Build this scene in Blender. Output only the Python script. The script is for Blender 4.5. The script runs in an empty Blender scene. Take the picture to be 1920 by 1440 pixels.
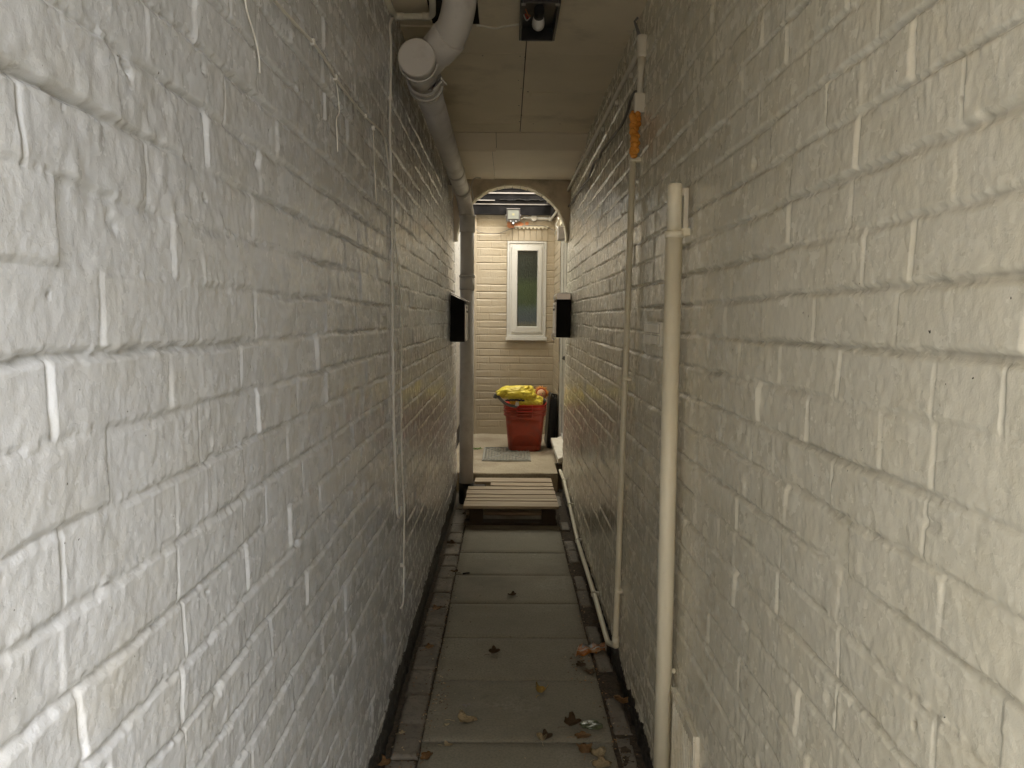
import bpy, bmesh, math, random
import numpy as np
from mathutils import Vector, Matrix, Euler
random.seed(7)
S = bpy.context.scene
COL = S.collection
R = math.radians
# ------------------------------------------------------------------ camera
F, EYE = 1442.0, 1.33                      # focal length in photo pixels (1920 wide), eye height
PITCH, YAW, ROLL = R(4.84), R(-0.44), R(0.5)
cf = Vector((-math.sin(YAW)*math.cos(PITCH), math.cos(YAW)*math.cos(PITCH), -math.sin(PITCH)))
cr = Vector((math.cos(YAW), math.sin(YAW), 0)); cu = cr.cross(cf)
CR = cr*math.cos(ROLL)+cu*math.sin(ROLL); CU = cu*math.cos(ROLL)-cr*math.sin(ROLL)
CC = Vector((0, 0, EYE))
cam_d = bpy.data.cameras.new("camera"); cam = bpy.data.objects.new("camera", cam_d); COL.objects.link(cam)
m = Matrix.Identity(4)
for i in range(3):
    m[i][0] = CR[i]; m[i][1] = CU[i]; m[i][2] = -cf[i]; m[i][3] = CC[i]
cam.matrix_world = m
cam_d.sensor_width = 36; cam_d.lens = F/1920*36; cam_d.clip_start = 0.02; cam_d.clip_end = 3000
S.camera = cam
# ------------------------------------------------------------------ light
world = bpy.data.worlds.new("World"); S.world = world; world.use_nodes = True
wn = world.node_tree; wn.nodes.clear()
SUN_DIR = Vector((0.42, -0.62, 0.80)).normalized()      # towards the sun
sky = wn.nodes.new('ShaderNodeTexSky'); sky.sky_type = 'NISHITA'; sky.sun_disc = False
sky.sun_elevation = math.asin(SUN_DIR.z); sky.sun_rotation = math.atan2(SUN_DIR.x, SUN_DIR.y)
sky.dust_density = 3.0; sky.air_density = 1.0
cl = wn.nodes.new('ShaderNodeTexNoise'); cl.inputs['Scale'].default_value = 2.2; cl.inputs['Detail'].default_value = 6
rmp = wn.nodes.new('ShaderNodeValToRGB'); rmp.color_ramp.elements[0].position = .25; rmp.color_ramp.elements[1].position = .6
rmp.color_ramp.elements[0].color = (.55, .55, .55, 1); rmp.color_ramp.elements[1].color = (.95, .95, .95, 1)
mx = wn.nodes.new('ShaderNodeMix'); mx.data_type = 'RGBA'
# cloud is bluer on the open side of the sky (behind and to the right of the camera), warmer over the courtyard
tc = wn.nodes.new('ShaderNodeTexCoord'); dp_ = wn.nodes.new('ShaderNodeVectorMath'); dp_.operation = 'DOT_PRODUCT'
dp_.inputs[1].default_value = (.75, -.60, .1); wn.links.new(tc.outputs['Generated'], dp_.inputs[0])
tr_ = wn.nodes.new('ShaderNodeValToRGB'); tr_.color_ramp.elements[0].position = 0; tr_.color_ramp.elements[1].position = .85
tr_.color_ramp.elements[0].color = (.985, .925, .772, 1); tr_.color_ramp.elements[1].color = (.84, .92, 1.0, 1)
sc_ = wn.nodes.new('ShaderNodeVectorMath'); sc_.operation = 'SCALE'; sc_.inputs['Scale'].default_value = 10.5
wn.links.new(dp_.outputs['Value'], tr_.inputs[0]); wn.links.new(tr_.outputs[0], sc_.inputs[0])
bg = wn.nodes.new('ShaderNodeBackground'); bg.inputs['Strength'].default_value = 0.13
wo = wn.nodes.new('ShaderNodeOutputWorld')
wn.links.new(cl.outputs['Fac'], rmp.inputs[0]); wn.links.new(rmp.outputs[0], mx.inputs[0])
wn.links.new(sky.outputs[0], mx.inputs[6]); wn.links.new(sc_.outputs[0], mx.inputs[7]); wn.links.new(mx.outputs[2], bg.inputs[0]); wn.links.new(bg.outputs[0], wo.inputs[0])
sl = bpy.data.lights.new("sun", 'SUN'); sl.energy = 1.0; sl.angle = R(35); sl.color = (1, .95, .87)
so = bpy.data.objects.new("sun", sl); COL.objects.link(so); so.rotation_euler = SUN_DIR.to_track_quat('Z', 'Y').to_euler()
S.view_settings.view_transform = 'Standard'; S.view_settings.look = 'None'; S.view_settings.gamma = 1
S.view_settings.exposure = 2.85
S.render.engine = 'CYCLES'
S.cycles.max_bounces = 14; S.cycles.diffuse_bounces = 9; S.cycles.glossy_bounces = 5
S.cycles.sample_clamp_indirect = 6; S.cycles.use_denoising = True; S.cycles.denoising_prefilter = 'ACCURATE'
# ------------------------------------------------------------------ measuring helpers: a photo pixel to a point on a real plane
def ray(px, py): return cf + CR*((px-960)/F) + CU*((720-py)/F)
def on_x(px, py, X): v = ray(px, py); return CC + v*(X/v.x)
def on_y(px, py, Y): v = ray(px, py); return CC + v*(Y/v.y)
def on_z(px, py, Z): v = ray(px, py); return CC + v*((Z-EYE)/v.z)
CEIL = 2.376; SOFF = 2.322; END = 5.71; STEP = 5.9; CZ = .135; BACK = 7.95
def XL(z): return -.362-.012*z
def XR(z): return .425+.011*z
def on_wall(px, py, side, off=0.0):
    p = on_x(px, py, XL(1) if side < 0 else XR(1))
    for _ in range(4):
        p = on_x(px, py, (XL(p.z)+off) if side < 0 else (XR(p.z)-off))
    return p
# ------------------------------------------------------------------ object helpers
def tag(o, label=None, cat=None, group=None, kind=None):
    if label: o['label'] = label
    if cat: o['category'] = cat
    if group: o['group'] = group
    if kind: o['kind'] = kind
    return o
def thing(name, label, cat, loc=(0, 0, 0), rot=(0, 0, 0), group=None):
    o = bpy.data.objects.new(name, None); COL.objects.link(o); o.location = loc; o.rotation_euler = rot
    o.empty_display_size = .05
    return tag(o, label, cat, group)
def mesh_obj(name, me, mat, parent=None):
    o = bpy.data.objects.new(name, me); COL.objects.link(o)
    if mat:
        for mm in (mat if isinstance(mat, (list, tuple)) else [mat]): me.materials.append(mm)
    if parent: o.parent = parent
    return o
class MB:
    """collects shapes into one bmesh"""
    def __init__(s): s.bm = bmesh.new()
    def box(s, c, d, rot=None, bev=0.0, mi=0, taper=None):
        r = bmesh.ops.create_cube(s.bm, size=1)
        vs = r['verts']
        for v in vs:
            v.co = Vector((v.co.x*d[0], v.co.y*d[1], v.co.z*d[2]))
            if taper and v.co.z < 0: v.co.x *= taper; v.co.y *= taper
        fs = set(f for v in vs for f in v.link_faces)
        if bev > 0:
            es = list(set(e for v in vs for e in v.link_edges))
            rr = bmesh.ops.bevel(s.bm, geom=es, offset=bev, segments=2, affect='EDGES', profile=.6)
            fs = set(rr['faces']) | set(f for f in fs if f.is_valid)
            vs = list(set(v for f in fs for v in f.verts))
        M = Matrix.Translation(c)
        if rot is not None: M = M @ (rot if isinstance(rot, Matrix) else Euler(rot).to_matrix().to_4x4())
        bmesh.ops.transform(s.bm, matrix=M, verts=vs)
        for f in fs: f.material_index = mi
        return vs
    def bx(s, x0, x1, y0, y1, z0, z1, bev=0.0, mi=0):
        return s.box(((x0+x1)/2, (y0+y1)/2, (z0+z1)/2), (x1-x0, y1-y0, z1-z0), None, bev, mi)
    def tube(s, pts, r, seg=14, mi=0, cap=True):
        pts = [Vector(p) for p in pts]; n = len(pts)
        rs = r if isinstance(r, (list, tuple)) else [r]*n
        T = []
        for i in range(n):
            a = pts[max(i-1, 0)]; b = pts[min(i+1, n-1)]; t = b-a
            T.append(t.normalized() if t.length > 1e-9 else Vector((0, 0, 1)))
        up = Vector((0, 0, 1)) if abs(T[0].z) < .9 else Vector((1, 0, 0))
        u = T[0].cross(up).normalized(); rings = []
        for i in range(n):
            u = (u - T[i]*u.dot(T[i])).normalized(); w = T[i].cross(u)
            rings.append([s.bm.verts.new(pts[i]+(u*math.cos(2*math.pi*k/seg)+w*math.sin(2*math.pi*k/seg))*rs[i]) for k in range(seg)])
        for i in range(n-1):
            for k in range(seg):
                f = s.bm.faces.new((rings[i][k], rings[i][(k+1) % seg], rings[i+1][(k+1) % seg], rings[i+1][k])); f.smooth = True; f.material_index = mi
        if cap:
            for rg in (rings[0], rings[-1]):
                try:
                    f = s.bm.faces.new(rg if rg is rings[-1] else rg[::-1]); f.material_index = mi
                except ValueError: pass
        return s
    def sphere(s, c, rad, seg=16, rings=10, mi=0, rot=None):
        r = bmesh.ops.create_uvsphere(s.bm, u_segments=seg, v_segments=rings, radius=1)
        M = Matrix.Translation(c)
        if rot is not None: M = M @ Euler(rot).to_matrix().to_4x4()
        rad = rad if isinstance(rad, (tuple, list)) else (rad,)*3
        M = M @ Matrix.Diagonal((*rad, 1))
        bmesh.ops.transform(s.bm, matrix=M, verts=r['verts'])
        for f in set(f for v in r['verts'] for f in v.link_faces): f.smooth = True; f.material_index = mi
        return r['verts']
    def poly(s, pts, th=0.0, mi=0):
        """planar polygon of 3-D points, thickened along its normal"""
        vs = [s.bm.verts.new(p) for p in pts]; f = s.bm.faces.new(vs); f.material_index = mi
        if th:
            f.normal_update(); nrm = f.normal.copy()
            r = bmesh.ops.extrude_face_region(s.bm, geom=[f])
            nv = [g for g in r['geom'] if isinstance(g, bmesh.types.BMVert)]
            bmesh.ops.translate(s.bm, vec=nrm*th, verts=nv)
            for v in nv:
                for ff in v.link_faces: ff.material_index = mi
        return s
    def build(s, name, mat, parent=None, smooth=False):
        bmesh.ops.recalc_face_normals(s.bm, faces=s.bm.faces[:])
        me = bpy.data.meshes.new(name); s.bm.to_mesh(me); s.bm.free()
        if smooth:
            for p in me.polygons: p.use_smooth = True
        return mesh_obj(name, me, mat, parent)
def smooth_path(pts, n=6):
    pts = [Vector(p) for p in pts]; out = []
    for i in range(len(pts)-1):
        p0 = pts[max(i-1, 0)]; p1 = pts[i]; p2 = pts[i+1]; p3 = pts[min(i+2, len(pts)-1)]
        for k in range(n):
            t = k/n
            out.append(.5*((2*p1)+(p2-p0)*t+(2*p0-5*p1+4*p2-p3)*t*t+(3*p1-p0-3*p2+p3)*t**3))
    out.append(pts[-1]); return out
def bend_path(pts, rad, n=6):
    """polyline with rounded corners"""
    pts = [Vector(p) for p in pts]; out = [pts[0]]
    for i in range(1, len(pts)-1):
        a = (pts[i-1]-pts[i]); b = (pts[i+1]-pts[i]); r_ = min(rad, a.length*.45, b.length*.45)
        A = pts[i]+a.normalized()*r_; B = pts[i]+b.normalized()*r_
        for k in range(n+1):
            t = k/n; out.append(A*(1-t)**2+pts[i]*2*t*(1-t)+B*t*t)
    out.append(pts[-1]); return out
# ------------------------------------------------------------------ numpy noise
def vnoise(u, v, seed):
    u = np.asarray(u, np.float32); v = np.asarray(v, np.float32)
    iu = np.floor(u).astype(np.int64); iv = np.floor(v).astype(np.int64)
    fu = u-iu; fv = v-iv; fu = fu*fu*(3-2*fu); fv = fv*fv*(3-2*fv)
    def h(a, b):
        x = (a*374761393+b*668265263+seed*1442695041) & 0xffffffff
        x = ((x ^ (x >> 13))*1274126177) & 0xffffffff
        x = (x ^ (x >> 16)) & 0xffff
        return x.astype(np.float32)/32767.5-1
    a = h(iu, iv); b = h(iu+1, iv); c = h(iu, iv+1); d = h(iu+1, iv+1)
    return (a*(1-fu)+b*fu)*(1-fv)+(c*(1-fu)+d*fu)*fv
def sstep(a, b, x): t = np.clip((x-a)/(b-a), 0, 1); return t*t*(3-2*t)
def relief(Y, Z, seed, H=.0733, z0=0.0, L=.222, depth=.006, rough=1.0, wob=1.0, hdr=.16, ymin=-1., ymax=9., scars=60, jw=1.0):
    """height field (m, + = proud) of a thickly painted brick wall; returns height, dirt"""
    rng = np.random.RandomState(seed)
    Zw = Z + wob*(.004*vnoise(Y*1.7, Z*.8, seed+1)+.0022*vnoise(Y*9, Z*5, seed+2)+.0016*vnoise(Y*48, Z*30, seed+3)+.0011*vnoise(Y*130, Z*60, seed+9))
    ci = np.floor((Zw-z0)/H).astype(int); s = (Zw-z0)-ci*H           # s = height above lower bed line
    c0 = ci.min(); hgt = np.zeros_like(Y, dtype=np.float32); dpv = np.zeros_like(hgt); off = np.zeros_like(hgt)
    Yw = Y + wob*(.002*vnoise(Y*12, Z*14, seed+4)+.001*vnoise(Y*50, Z*40, seed+5))
    for c in range(c0, ci.max()+1):
        r = np.random.RandomState(seed*977+c-c0)
        e = [ymin-.3+(L/2 if c % 2 else 0)+r.uniform(-.02, .02)*wob]
        while e[-1] < ymax+.3:
            ln = L if r.rand() > hdr else L*.5
            e.append(e[-1]+ln*(1+r.uniform(-.045, .045)*wob))
        e = np.array(e); msk = ci == c
        y = Yw[msk]; k = np.clip(np.searchsorted(e, y)-1, 0, len(e)-2)
        dl = y-e[k]; dr = e[k+1]-y; dd = np.minimum(dl, dr); near = np.where(dl < dr, k, k+1)
        w = r.uniform(.0020, .0046, len(e))*jw; big = r.rand(len(e)) < .06*wob; w[big] *= 1.7
        dep = r.uniform(.12, .95, len(e)); dep[r.rand(len(e)) < .25*wob] *= .12
        dpv[msk] = (1-sstep(.25, 1.0, dd/w[near]))*dep[near]
        bo = r.uniform(-.0022, .0022, len(e))*wob; tl = r.uniform(-.012, .012, len(e))*wob; tz = r.uniform(-.03, .03, len(e))*wob
        off[msk] = bo[k]+tl[k]*(dl-.1)+tz[k]*(s[msk]-H/2)
    jd = .68+.62*vnoise(Y*3.1, Z*2.2+ci*3.7, seed+6)+.25*vnoise(Y*14, Z*8+ci, seed+7); jd = np.clip(jd, .05, 1.4)
    jh = .0105*jw*(1+.35*vnoise(Y*6, ci*1.3, seed+8))
    # bed joint sits at the top of each course: undercut at its top, weathered outwards below
    t = (H-s)/jh
    bed = np.where(t < 1, sstep(-.02, .2, t)*(1-.75*np.clip(t, 0, 1)), 0) * (1-sstep(.8, 1.0, t))
    bed2 = 1-sstep(0, .0025, s)                                          # rounded lower arris
    rec = np.maximum(bed*jd*1.15, dpv*np.clip(jd+.25, .2, 1.2)*.85)
    hgt = off - depth*rec - depth*.35*bed2*jd
    hgt += rough*(.0010*vnoise(Y*11, Z*9, seed+10)+.0007*vnoise(Y*30, Z*24, seed+11)+.0004*vnoise(Y*80, Z*62, seed+12)+.0005*vnoise(Y*190, Z*150, seed+13))
    # runs of paint: narrow vertical ridges
    n1 = vnoise(Y*120, Z*24, seed+14); n2 = vnoise(Y*190, Z*48, seed+15); gate = sstep(-.25, .5, vnoise(Y*4, Z*3, seed+16))
    hgt += rough*gate*(.0010*sstep(.55, 1, n1)+.0013*sstep(.5, 1, n2))
    # broken patches, gouges and blobs of old mortar
    for q in range(scars):
        cy = rng.uniform(max(ymin, .35), ymax); cz = rng.uniform(.1, 2.3); a = rng.uniform(.006, .028); b = rng.uniform(.005, .022); amp = rng.uniform(-.006, .0045)
        m_ = (np.abs(Y-cy) < 3*a) & (np.abs(Z-cz) < 3*b)
        if not m_.any(): continue
        yy = (Y[m_]-cy)/a; zz = (Z[m_]-cz)/b
        rr = np.sqrt(yy**2+zz**2)+.55*vnoise(Y[m_]*60, Z[m_]*60, seed+17)
        hgt[m_] += amp*(1-sstep(.3, 1.1, rr))*(1+.4*vnoise(Y[m_]*120, Z[m_]*80, seed+18))
    # rough "pock" zones
    pz = sstep(.35, .8, vnoise(Y*2.3+7, Z*3.4, seed+19))
    hgt += rough*pz*.0016*vnoise(Y*52, Z*46, seed+20)
    dirt = np.clip(rec*.9, 0, 1)
    return hgt.astype(np.float32), dirt.astype(np.float32)
def grid_mesh(name, P, mat, parent=None, dirt=None, flip=False):
    """P: (ny, nz, 3)"""
    ny, nz = P.shape[:2]
    idx = np.arange(ny*nz).reshape(ny, nz)
    a = idx[:-1, :-1].ravel(); b = idx[1:, :-1].ravel(); c = idx[1:, 1:].ravel(); d = idx[:-1, 1:].ravel()
    q = np.stack([a, d, c, b] if flip else [a, b, c, d], 1).astype(np.int32)
    me = bpy.data.meshes.new(name)
    me.vertices.add(ny*nz); me.vertices.foreach_set('co', P.reshape(-1).astype(np.float32))
    nq = len(q); me.loops.add(nq*4); me.loops.foreach_set('vertex_index', q.ravel())
    me.polygons.add(nq); me.polygons.foreach_set('loop_start', np.arange(nq, dtype=np.int32)*4)
    me.polygons.foreach_set('loop_total', np.full(nq, 4, np.int32))
    me.polygons.foreach_set('use_smooth', np.ones(nq, bool))
    me.update(calc_edges=True)
    if dirt is not None:
        at = me.attributes.new('dirt', 'FLOAT', 'POINT'); at.data.foreach_set('value', dirt.ravel())
    return mesh_obj(name, me, mat, parent)
# ------------------------------------------------------------------ materials
class NT:
    def __init__(s, name):
        s.m = bpy.data.materials.new(name); s.m.use_nodes = True; s.t = s.m.node_tree; s.b = s.t.nodes['Principled BSDF']
        s.co = s.t.nodes.new('ShaderNodeTexCoord').outputs['Object']
    def n(s, ty, **kw):
        x = s.t.nodes.new(ty)
        for k, v in kw.items(): setattr(x, k, v)
        return x
    def link(s, a, b): s.t.links.new(a, b)
    def map(s, sc=(1, 1, 1), src=None):
        x = s.n('ShaderNodeMapping'); x.inputs['Scale'].default_value = sc; s.link(src or s.co, x.inputs[0]); return x.outputs[0]
    def noise(s, scale, detail=4, rough=.55, vec=None, dist=0):
        x = s.n('ShaderNodeTexNoise'); x.inputs['Scale'].default_value = scale; x.inputs['Detail'].default_value = detail
        x.inputs['Roughness'].default_value = rough; x.inputs['Distortion'].default_value = dist; s.link(vec or s.co, x.inputs['Vector']); return x.outputs['Fac']
    def ramp(s, f, a, b, ca=(0, 0, 0, 1), cb=(1, 1, 1, 1)):
        x = s.n('ShaderNodeValToRGB'); e = x.color_ramp.elements; e[0].position = a; e[1].position = b; e[0].color = ca; e[1].color = cb
        s.link(f, x.inputs[0]); return x.outputs[0]
    def mix(s, f, a, b, mode='MIX'):
        x = s.n('ShaderNodeMix', data_type='RGBA', blend_type=mode)
        for i, v in ((0, f), (6, a), (7, b)):
            if isinstance(v, (int, float)): x.inputs[i].default_value = v
            elif isinstance(v, tuple): x.inputs[i].default_value = (*v[:3], 1)
            else: s.link(v, x.inputs[i])
        return x.outputs[2]
    def math(s, op, a, b=0.0, clamp=False):
        x = s.n('ShaderNodeMath', operation=op, use_clamp=clamp)
        for i, v in ((0, a), (1, b)):
            if isinstance(v, (int, float)): x.inputs[i].default_value = v
            else: s.link(v, x.inputs[i])
        return x.outputs[0]
    def bump(s, h, strength, dist=.002, prev=None):
        x = s.n('ShaderNodeBump'); x.inputs['Strength'].default_value = strength; x.inputs['Distance'].default_value = dist; s.link(h, x.inputs['Height'])
        if prev: s.link(prev, x.inputs['Normal'])
        return x.outputs[0]
    def done(s, col=None, rough=None, bump=None, **kw):
        if col is not None:
            if isinstance(col, tuple): s.b.inputs['Base Color'].default_value = (*col[:3], 1)
            else: s.link(col, s.b.inputs['Base Color'])
        if rough is not None:
            if isinstance(rough, (int, float)): s.b.inputs['Roughness'].default_value = rough
            else: s.link(rough, s.b.inputs['Roughness'])
        if bump: s.link(bump, s.b.inputs['Normal'])
        for k, v in kw.items(): s.b.inputs[k.replace('_', ' ')].default_value = v
        return s.m
def plain(name, col, rough=.5, var=.12, scale=14, bump=.25, bscale=120, metal=0.0, dirt=None, dscale=5, dpos=(.5, .75), **kw):
    t = NT(name); n = t.noise(scale, 5)
    c = t.mix(t.ramp(n, .3, .7), tuple(x*(1-var) for x in col), tuple(min(1, x*(1+var)) for x in col))
    if dirt: c = t.mix(t.ramp(t.noise(dscale, 8, .65), *dpos), c, dirt)
    r = t.math('ADD', t.math('MULTIPLY', t.noise(scale*3, 3), .25), rough-.12)
    return t.done(c, r, t.bump(t.noise(bscale, 4), bump, .0015), Metallic=metal, **kw)
def wall_paint(name, col, grime, band=True, rough=.25, bandh=.115):
    t = NT(name)
    at = t.n('ShaderNodeAttribute', attribute_name='dirt').outputs['Fac']
    c = t.mix(t.ramp(t.noise(1.3, 6, .6), .35, .7), col, tuple(x*.90 for x in col))
    c = t.mix(t.ramp(t.noise(9, 6, .6), .45, .75), c, tuple(col[i]*(.93, .91, .86)[i] for i in range(3)))
    d = t.math('MULTIPLY', at, t.ramp(t.noise(3.5, 5, .6), .35, .8)); c = t.mix(t.math('MULTIPLY', d, .75, True), c, grime)
    # flaked spots and vertical dirt runs
    st = t.noise(1, 6, .6, t.map((26, 26, 1.6))); c = t.mix(t.math('MULTIPLY', t.ramp(st, .60, .85), .22), c, grime)
    sz = t.n('ShaderNodeSeparateXYZ'); t.link(t.co, sz.inputs[0])
    low = t.ramp(t.math('ADD', sz.outputs[2], t.math('MULTIPLY', t.noise(3, 6, .65), .7)), .38, .95, (1, 1, 1, 1), (0, 0, 0, 1))
    c = t.mix(t.math('MULTIPLY', t.math('MULTIPLY', low, t.ramp(t.noise(11, 7, .7), .38, .7)), .38), c, (.40, .35, .24))
    c = t.mix(t.math('MULTIPLY', t.ramp(t.noise(1.9, 7, .7), .56, .7), .20), c, (.60, .52, .34))
    sp = t.noise(95, 2, .5); c = t.mix(t.ramp(sp, .765, .79), c, (.05, .045, .04))
    ro = t.math('ADD', t.math('MULTIPLY', t.noise(22, 4), .26), rough-.12)
    if band:
        sx = t.n('ShaderNodeSeparateXYZ'); t.link(t.co, sx.inputs[0])
        e = t.math('ADD', sx.outputs[2], t.math('MULTIPLY', t.noise(5, 8, .7), -.11))
        e = t.math('ADD', e, t.math('MULTIPLY', t.noise(40, 6, .7), -.03))
        f = t.ramp(e, bandh-.075, bandh-.068, (1, 1, 1, 1), (0, 0, 0, 1))
        blk = t.mix(t.ramp(t.noise(55, 6, .7), .55, .72), (.018, .018, .017), (.13, .12, .105))
        c = t.mix(f, c, blk); ro = t.math('ADD', ro, t.math('MULTIPLY', f, .3))
    v = t.map((1, 1, .9)); n = t.noise(150, 5, .62, v, .6)
    wr = t.math('ABSOLUTE', t.math('SUBTRACT', n, .5)); b = t.bump(wr, .45, .0020); b = t.bump(t.noise(300, 4, .6, v), .5, .0010, b)
    return t.done(c, ro, b, Coat_Weight=.45, Coat_Roughness=.16)
M = {}
M['paintL'] = wall_paint('white masonry paint', (.665, .68, .72), (.24, .23, .18))
M['paintR'] = wall_paint('cream masonry paint', (.72, .69, .578), (.24, .20, .14), bandh=.052)
M['paintP'] = wall_paint('cream painted metal', (.72, .69, .578), (.26, .22, .15), band=False)
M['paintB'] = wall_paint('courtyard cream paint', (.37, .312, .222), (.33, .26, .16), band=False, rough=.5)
M['ceil'] = plain('painted ceiling board', (.73, .645, .49), .6, .07, 3, .2, 60, dirt=(.30, .24, .16), dscale=2.5, dpos=(.55, .9))
M['ceil2'] = plain('bulkhead board', (.78, .70, .58), .6, .06, 3, .2, 60, dirt=(.3, .25, .18), dscale=3, dpos=(.6, .9))
M['ceil0'] = plain('first ceiling board', (.66, .63, .55), .6, .06, 4, .3, 90)
M['plaster'] = plain('dirty render', (.54, .465, .36), .8, .15, 5, .5, 50, dirt=(.2, .17, .11), dscale=4)
M['trim'] = plain('arch edge paint', (.68, .62, .48), .6, .08, 12, .4, 60)
M['grey'] = plain('grey plastic pipe', (.56, .54, .52), .42, .06, 8, .1, 60, dirt=(.27, .25, .22), dscale=6, dpos=(.5, .85))
M['cream_pipe'] = plain('cream painted pipe', (.74, .70, .56), .4, .06, 9, .35, 80, dirt=(.36, .31, .22), dscale=22, dpos=(.68, .8))
M['wpipe'] = plain('off-white painted pipe', (.58, .55, .46), .45, .08, 9, .35, 80, dirt=(.3, .26, .2), dscale=18, dpos=(.62, .8))
M['cable'] = plain('white painted cable', (.66, .64, .60), .45, .06, 9, .2, 80)
M['black'] = plain('black gloss', (.012, .012, .012), .4, .1, 6, .05, 50)
M['satin'] = plain('satin black enamel', (.006, .006, .006), .6, .1, 6, .03, 50, Specular_IOR_Level=.15)
M['blackm'] = plain('black matt', (.016, .015, .014), .65, .2, 9, .1, 50)
M['hole'] = plain('dark gap', (.02, .017, .013), .9, .2, 9, .1, 50)
M['steel'] = plain('brushed steel', (.48, .46, .44), .35, .06, 30, .1, 200, metal=.9)
M['white'] = plain('white upvc', (.54, .53, .49), .3, .02, 6, .02, 50, dirt=(.6, .52, .4), dscale=5, dpos=(.7, .95))
M['wood'] = None
t = NT('pallet wood'); v = t.map((2.5, 45, 45)); n = t.noise(1, 6, .6, v); v2 = t.map((.6, 6, 6))
c = t.mix(t.ramp(n, .3, .75), (.33, .26, .175), (.58, .475, .34)); c = t.mix(t.ramp(t.noise(3, 3, .5, v2), .4, .8), c, (.30, .22, .15))
M['wood'] = t.done(c, .7, t.bump(n, .4, .002))
M['woodd'] = plain('dark pallet wood', (.055, .04, .027), .85, .25, 10, .5, 60)  # near-black tone for the parts below the deck
t = NT('paving slab')
at = t.n('ShaderNodeObjectInfo')
c = t.mix(t.ramp(t.noise(2.2, 8, .62), .32, .72), (.205, .186, .142), (.365, .335, .26))
c = t.mix(t.ramp(t.noise(130, 3, .6), .42, .75), c, (.17, .155, .125)); c = t.mix(t.ramp(t.noise(260, 2, .5), .7, .78), c, (.42, .40, .35))
c = t.mix(t.math('MULTIPLY', t.ramp(t.noise(6, 9, .75), .58, .8), .55), c, (.08, .07, .05))
c = t.mix(t.math('MULTIPLY', t.math('MULTIPLY', t.ramp(t.noise(2.3, 4, .5, t.map((1, 1.6, 1))), .56, .72), t.ramp(t.noise(55, 7, .75), .45, .62)), .6), c, (.46, .44, .38))
c = t.mix(t.math('MULTIPLY', t.ramp(t.noise(1.1, 3, .5), .45, .6), .35), c, (.18, .165, .12))
M['slab'] = t.done(c, .82, t.bump(t.noise(160, 5, .6), .5, .0015))
t = NT('kerb brick')
c = t.mix(t.ramp(t.noise(7, 6, .6), .3, .7), (.15, .13, .105), (.26, .23, .185)); c = t.mix(t.ramp(t.noise(40, 6, .7), .5, .75), c, (.10, .085, .07))
M['kerb'] = t.done(c, .8, t.bump(t.noise(70, 6, .7), .8, .004))
t = NT('gutter dirt'); c = t.mix(t.ramp(t.noise(60, 8, .7), .35, .7), (.035, .028, .02), (.12, .09, .06))
M['dirt'] = t.done(c, .95, t.bump(t.noise(80, 8, .75), 1, .008))
t = NT('courtyard concrete')
c = t.mix(t.ramp(t.noise(2.6, 9, .65), .3, .72), (.25, .195, .13), (.60, .52, .38)); c = t.mix(t.ramp(t.noise(90, 5, .6), .5, .8), c, (.2, .16, .11))
c = t.mix(t.math('MULTIPLY', t.ramp(t.noise(1.3, 6, .7), .52, .66), .6), c, (.19, .15, .09))
M['concrete'] = t.done(c, .85, t.bump(t.noise(60, 8, .7), .7, .004))
M['ground'] = plain('street asphalt', (.16, .155, .15), .9, .2, 3, .5, 60)
M['iron'] = plain('galvanised drain cover', (.33, .34, .31), .55, .12, 20, .3, 120, metal=.2, dirt=(.18, .16, .12), dscale=14)
M['red'] = plain('red plastic', (.42, .05, .02), .38, .06, 10, .05, 60)
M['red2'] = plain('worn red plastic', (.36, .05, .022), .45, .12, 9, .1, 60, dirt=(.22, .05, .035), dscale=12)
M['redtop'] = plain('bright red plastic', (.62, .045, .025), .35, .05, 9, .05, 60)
M['yellow'] = plain('yellow pvc cloth', (.74, .60, .06), .38, .08, 10, .35, 60, dirt=(.60, .44, .03), dscale=12)
M['orange'] = plain('expanding foam', (.62, .26, .03), .5, .2, 25, .5, 70, dirt=(.42, .15, .02), dscale=30)
M['terra'] = plain('bare terracotta', (.50, .20, .09), .85, .15, 25, .4, 60)
M['charcoal'] = plain('black stained timber', (.007, .0065, .0065), .85, .4, 12, .6, 70, dirt=(.022, .020, .020), dscale=9, dpos=(.5, .8), Specular_IOR_Level=.12)
M['pale'] = plain('pale batten', (.26, .24, .225), .6, .1, 20, .2, 60)
M['skin'] = plain('doll face', (.62, .38, .22), .7, .05, 10, .1, 60)
M['straw'] = plain('straw hair', (.75, .36, .07), .8, .2, 30, .2, 60)
M['redband'] = plain('red headband', (.50, .05, .03), .7, .1, 30, .1, 60)
M['bulb'] = plain('opal bulb', (.80, .79, .77), .3, .02, 5, .02, 40)
M['dgrey'] = plain('dark grey casing', (.10, .095, .09), .5, .1, 10, .1, 60)
M['ledglass'] = plain('floodlight glass', (.24, .25, .22), .5, .03, 10, .02, 40)
M['yled'] = plain('led chip', (.40, .38, .22), .4, .02, 10, .02, 40)
M['sill'] = plain('marble threshold', (.76, .72, .63), .4, .1, 14, .1, 60, dirt=(.5, .42, .3), dscale=16, dpos=(.5, .75))
for nm, cc in dict(leafY=(.55, .38, .10), leafP=(.56, .45, .27), leafB=(.13, .08, .04), leafO=(.34, .19, .08), leafG=(.16, .20, .06)).items():
    M[nm] = plain('dead leaf '+nm[-1], cc, .7, .3, 60, .5, 90, dirt=tuple(x*.4 for x in cc), dscale=60, dpos=(.55, .7))
M['weed'] = plain('weed green', (.12, .20, .03), .6, .3, 50, .2, 60)
t = NT('obscured glass')          # rippled glass; opaque, with the blurred view behind it painted in as colour
sx = t.n('ShaderNodeSeparateXYZ'); t.link(t.co, sx.inputs[0])
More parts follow.
